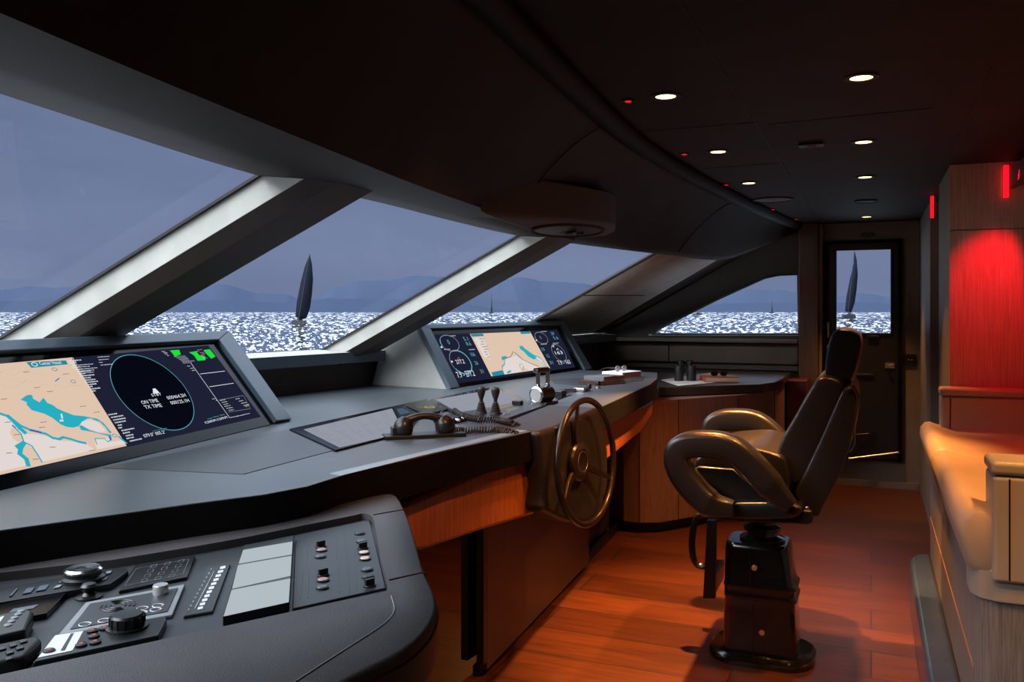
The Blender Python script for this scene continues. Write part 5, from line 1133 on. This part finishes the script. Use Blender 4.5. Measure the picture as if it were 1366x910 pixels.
def sailboat(px, wl, top, lean, label, hull=True, wsail=None):
    D = (CAMZ - SEA) / ((wl - 415) / F); d = FW + RT * ((px - 683) / F); b0 = V(d.x * D, d.y * D, SEA); H = (wl - top) / F * D
    s_ = D / F; t = thing('sailboat', b0, label, 'sailboat'); r = RT
    def q(a, b_, w_=0): return b0 + r * a * s_ + V(0, 0, b_ * s_) + FW * w_
    k = (wl - top) / 93
    mb = MB(); mb.loft([[q(-10 * k, 1 * k), q(-9 * k, 5 * k), q(0, 6 * k), q(7 * k, 5 * k), q(8 * k, 1 * k), q(6 * k, -.3), q(-8 * k, -.3)][i:i + 1] and [q(-10 * k, 1 * k, w_), q(-9 * k, 5 * k, w_), q(0, 6 * k, w_), q(7 * k, 5 * k, w_), q(8 * k, 1 * k, w_), q(6 * k, -.3, w_), q(-8 * k, -.3, w_)] for i, w_ in ((0, -2), (0, 2))], M['hull'], True, True); mb.box(q(-3 * k, 6 * k, -1), q(3 * k, 9 * k, 1), M['hull']); obj('hull', mb, t)
    mb = MB(); mb.tube([q(-2 * k, 5 * k), q((-2 + lean) * k, 93 * k)], .18 * k, M['hull'], 6); obj('mast', mb, t)
    out = [(-6, 10), (-4, 30), (1, 55), (6, 75), (lean - 2, 93), (lean + 1, 80), (lean + 2.5, 60), (lean + 1, 40), (lean - 1.5, 22), (lean - 6, 9), (2, 7)]
    mb = MB(); mid = q(2 * k, 45 * k, 1.5)
    P = [q(a * k, b_ * k) for a, b_ in out]
    mb.poly(P, M['sail'])
    o = obj('sail', mb, t, sharp=180); o.modifiers.new('w', 'SOLIDIFY').thickness = .05
    return t
sailboat(400, 433, 339, 15, 'dark sailing yacht heeling on the sea seen through the middle windscreen')
sailboat(1133, 425, 334, 9, 'dark tall sailing yacht seen through the door window')
def tiny(px, wl, top, label):
    D = (CAMZ - SEA) / ((wl - 415) / F); s_ = D / F; d = FW + RT * ((px - 683) / F); b0 = V(d.x * D, d.y * D, SEA); t = thing('sailboat', b0, label, 'sailboat')
    mb = MB(); mb.prism([b0 - RT * 2.5 * s_, b0 + RT * 3 * s_, b0 + RT * 3.5 * s_ + UP * 1.4 * s_, b0 - RT * 3 * s_ + UP * 1.2 * s_], FW * 2 * s_, M['hull']); obj('hull', mb, t)
    mb = MB(); mb.tube([b0 + UP * s_, b0 + UP * (wl - top) * s_ + RT * .8 * s_], .35 * s_, M['hull'], 6); obj('mast', mb, t)
    mb = MB(); mb.prism([b0 + RT * .2 * s_ + UP * 1.5 * s_, b0 + RT * 2 * s_ + UP * 2 * s_, b0 + RT * .8 * s_ + UP * (wl - top) * .9 * s_], FW * .2 * s_, M['sail']); obj('sail', mb, t)
tiny(1029, 418, 401, 'tiny distant sailboat seen through the side window'); tiny(655, 418, 392, 'tiny distant bare mast seen through the third windscreen pane')
D = (CAMZ - SEA) / (5 / F); s_ = D / F; d = FW + RT * ((931 - 683) / F); b0 = V(d.x * D, d.y * D, SEA); t = thing('motor_boat', b0, 'tiny low dark motor boat at the left of the side window', 'boat')
mb = MB(); mb.prism([b0 - RT * 6 * s_, b0 + RT * 5 * s_, b0 + RT * 6.5 * s_ + UP * 2 * s_, b0 - RT * 6.5 * s_ + UP * 1.5 * s_], FW * 3 * s_, M['hull']); obj('hull', mb, t)
mb = MB(); mb.prism([b0 - RT * 2 * s_ + UP * 1.5 * s_, b0 + RT * 3 * s_ + UP * 1.5 * s_, b0 + RT * 2 * s_ + UP * 3 * s_, b0 - RT * 1 * s_ + UP * 3 * s_], FW * 2 * s_, M['hull']); obj('cabin', mb, t)

# ------------------------------------------------------------------ light
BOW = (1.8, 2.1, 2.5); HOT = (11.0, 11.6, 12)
wo = bpy.data.worlds.new('sky'); bpy.context.scene.world = wo; wo.use_nodes = True; nt = wo.node_tree; nt.nodes.clear()
o = N(nt, 'ShaderNodeOutputWorld'); bg = N(nt, 'ShaderNodeBackground'); tc = N(nt, 'ShaderNodeTexCoord'); sp_ = N(nt, 'ShaderNodeSeparateXYZ')
nrm = N(nt, 'ShaderNodeVectorMath', operation='NORMALIZE'); L(nt, tc.outputs['Generated'], nrm.inputs[0]); L(nt, nrm.outputs[0], sp_.inputs[0])
r = ramp(nt, [(0, (.165, .21, .345)), (.06, (.18, .225, .365)), (.14, (.165, .21, .35)), (.23, (.14, .18, .31)), (.30, (.16, .2, .3)), (1, (.2, .24, .32))]); L(nt, sp_.outputs['Z'], r.inputs['Fac'])
# bright overcast above the dark bank, brightest high on the port bow
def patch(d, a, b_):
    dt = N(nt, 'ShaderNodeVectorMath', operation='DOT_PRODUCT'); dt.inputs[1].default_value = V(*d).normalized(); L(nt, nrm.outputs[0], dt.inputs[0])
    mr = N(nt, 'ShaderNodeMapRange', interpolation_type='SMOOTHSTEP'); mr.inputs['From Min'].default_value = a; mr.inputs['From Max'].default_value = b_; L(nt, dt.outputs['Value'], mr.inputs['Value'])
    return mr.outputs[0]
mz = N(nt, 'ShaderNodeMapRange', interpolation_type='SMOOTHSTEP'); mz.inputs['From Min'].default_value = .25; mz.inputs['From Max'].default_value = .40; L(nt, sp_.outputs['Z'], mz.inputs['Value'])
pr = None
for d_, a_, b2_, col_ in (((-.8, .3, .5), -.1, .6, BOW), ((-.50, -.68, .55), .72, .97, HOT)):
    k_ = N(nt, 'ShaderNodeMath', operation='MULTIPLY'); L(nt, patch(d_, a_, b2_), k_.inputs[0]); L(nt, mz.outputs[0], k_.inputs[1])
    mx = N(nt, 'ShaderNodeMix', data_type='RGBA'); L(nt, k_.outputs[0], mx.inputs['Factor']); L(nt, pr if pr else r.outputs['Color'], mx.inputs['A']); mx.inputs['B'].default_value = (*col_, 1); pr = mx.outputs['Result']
# soft mottling of the cloud
nz = N(nt, 'ShaderNodeTexNoise'); nz.inputs['Scale'].default_value = 3; nz.inputs['Detail'].default_value = 5; mpp = N(nt, 'ShaderNodeMapping'); mpp.inputs['Scale'].default_value = (1, 1, 4); L(nt, nrm.outputs[0], mpp.inputs['Vector']); L(nt, mpp.outputs[0], nz.inputs['Vector'])
r3 = ramp(nt, [(.3, (.90, .91, .93)), (.7, (1.08, 1.08, 1.07))]); L(nt, nz.outputs['Fac'], r3.inputs['Fac'])
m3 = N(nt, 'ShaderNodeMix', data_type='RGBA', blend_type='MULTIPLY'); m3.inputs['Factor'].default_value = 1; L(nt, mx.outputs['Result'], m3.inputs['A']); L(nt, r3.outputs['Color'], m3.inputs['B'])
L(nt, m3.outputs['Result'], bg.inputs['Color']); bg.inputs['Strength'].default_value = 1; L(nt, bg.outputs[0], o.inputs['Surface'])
WARM = (1, .42, .11)
AIM = [V(-.45, .15, -1.5), V(0, 0, -2), V(-.25, 0, -2), V(.05, -.1, -2), V(0, 0, -2), V(0, 0, -2), V(0, 0, -2), V(.55, .75, -1.1), V(-.45, .75, -1.1), V(-.1, 0, -2), V(-.1, 0, -2)]
PW = [95, 65, 300, 600, 90, 130, 80, 60, 42, 120, 90]
for i, p in enumerate(LAMPS): spot('downlight_beam', p + V(0, 0, -.02), WARM, PW[i], 66, .8, .02, p + AIM[i])
spot('under_console_fill', V(-1.75, 3.9, .86), WARM, 16, 140, .9, .04, V(-1.8, 3.9, 0)); spot('under_console_fill', V(-1.7, 2.6, .86), WARM, 10, 140, .9, .04, V(-1.7, 2.6, 0))  # added lamps without fittings, put in to light the floor under the console
for p, w_ in zip(REDS, (14, 14, 9, 3, 2)): spot('red_beam', p + V(0, 0, -.02), (1, .02, .01), w_, 95, .8, .01, p + V(0, 0, -2))
spot('red_wall_beam', V(.588, 4.28, 2.05), (1, .0, .015), 60, 50, 1, .006, V(.52, 4.66, 1.42))
spot('red_wall_beam', V(1.1, 3.6, 1.96), (1, .02, .0), 34, 80, .8, .02, V(.95, 3.9, .8))
vs = bpy.context.scene.view_settings; vs.view_transform = 'Standard'; vs.look = 'None'; vs.gamma = 1; vs.exposure = 0; vs.use_curve_mapping = False
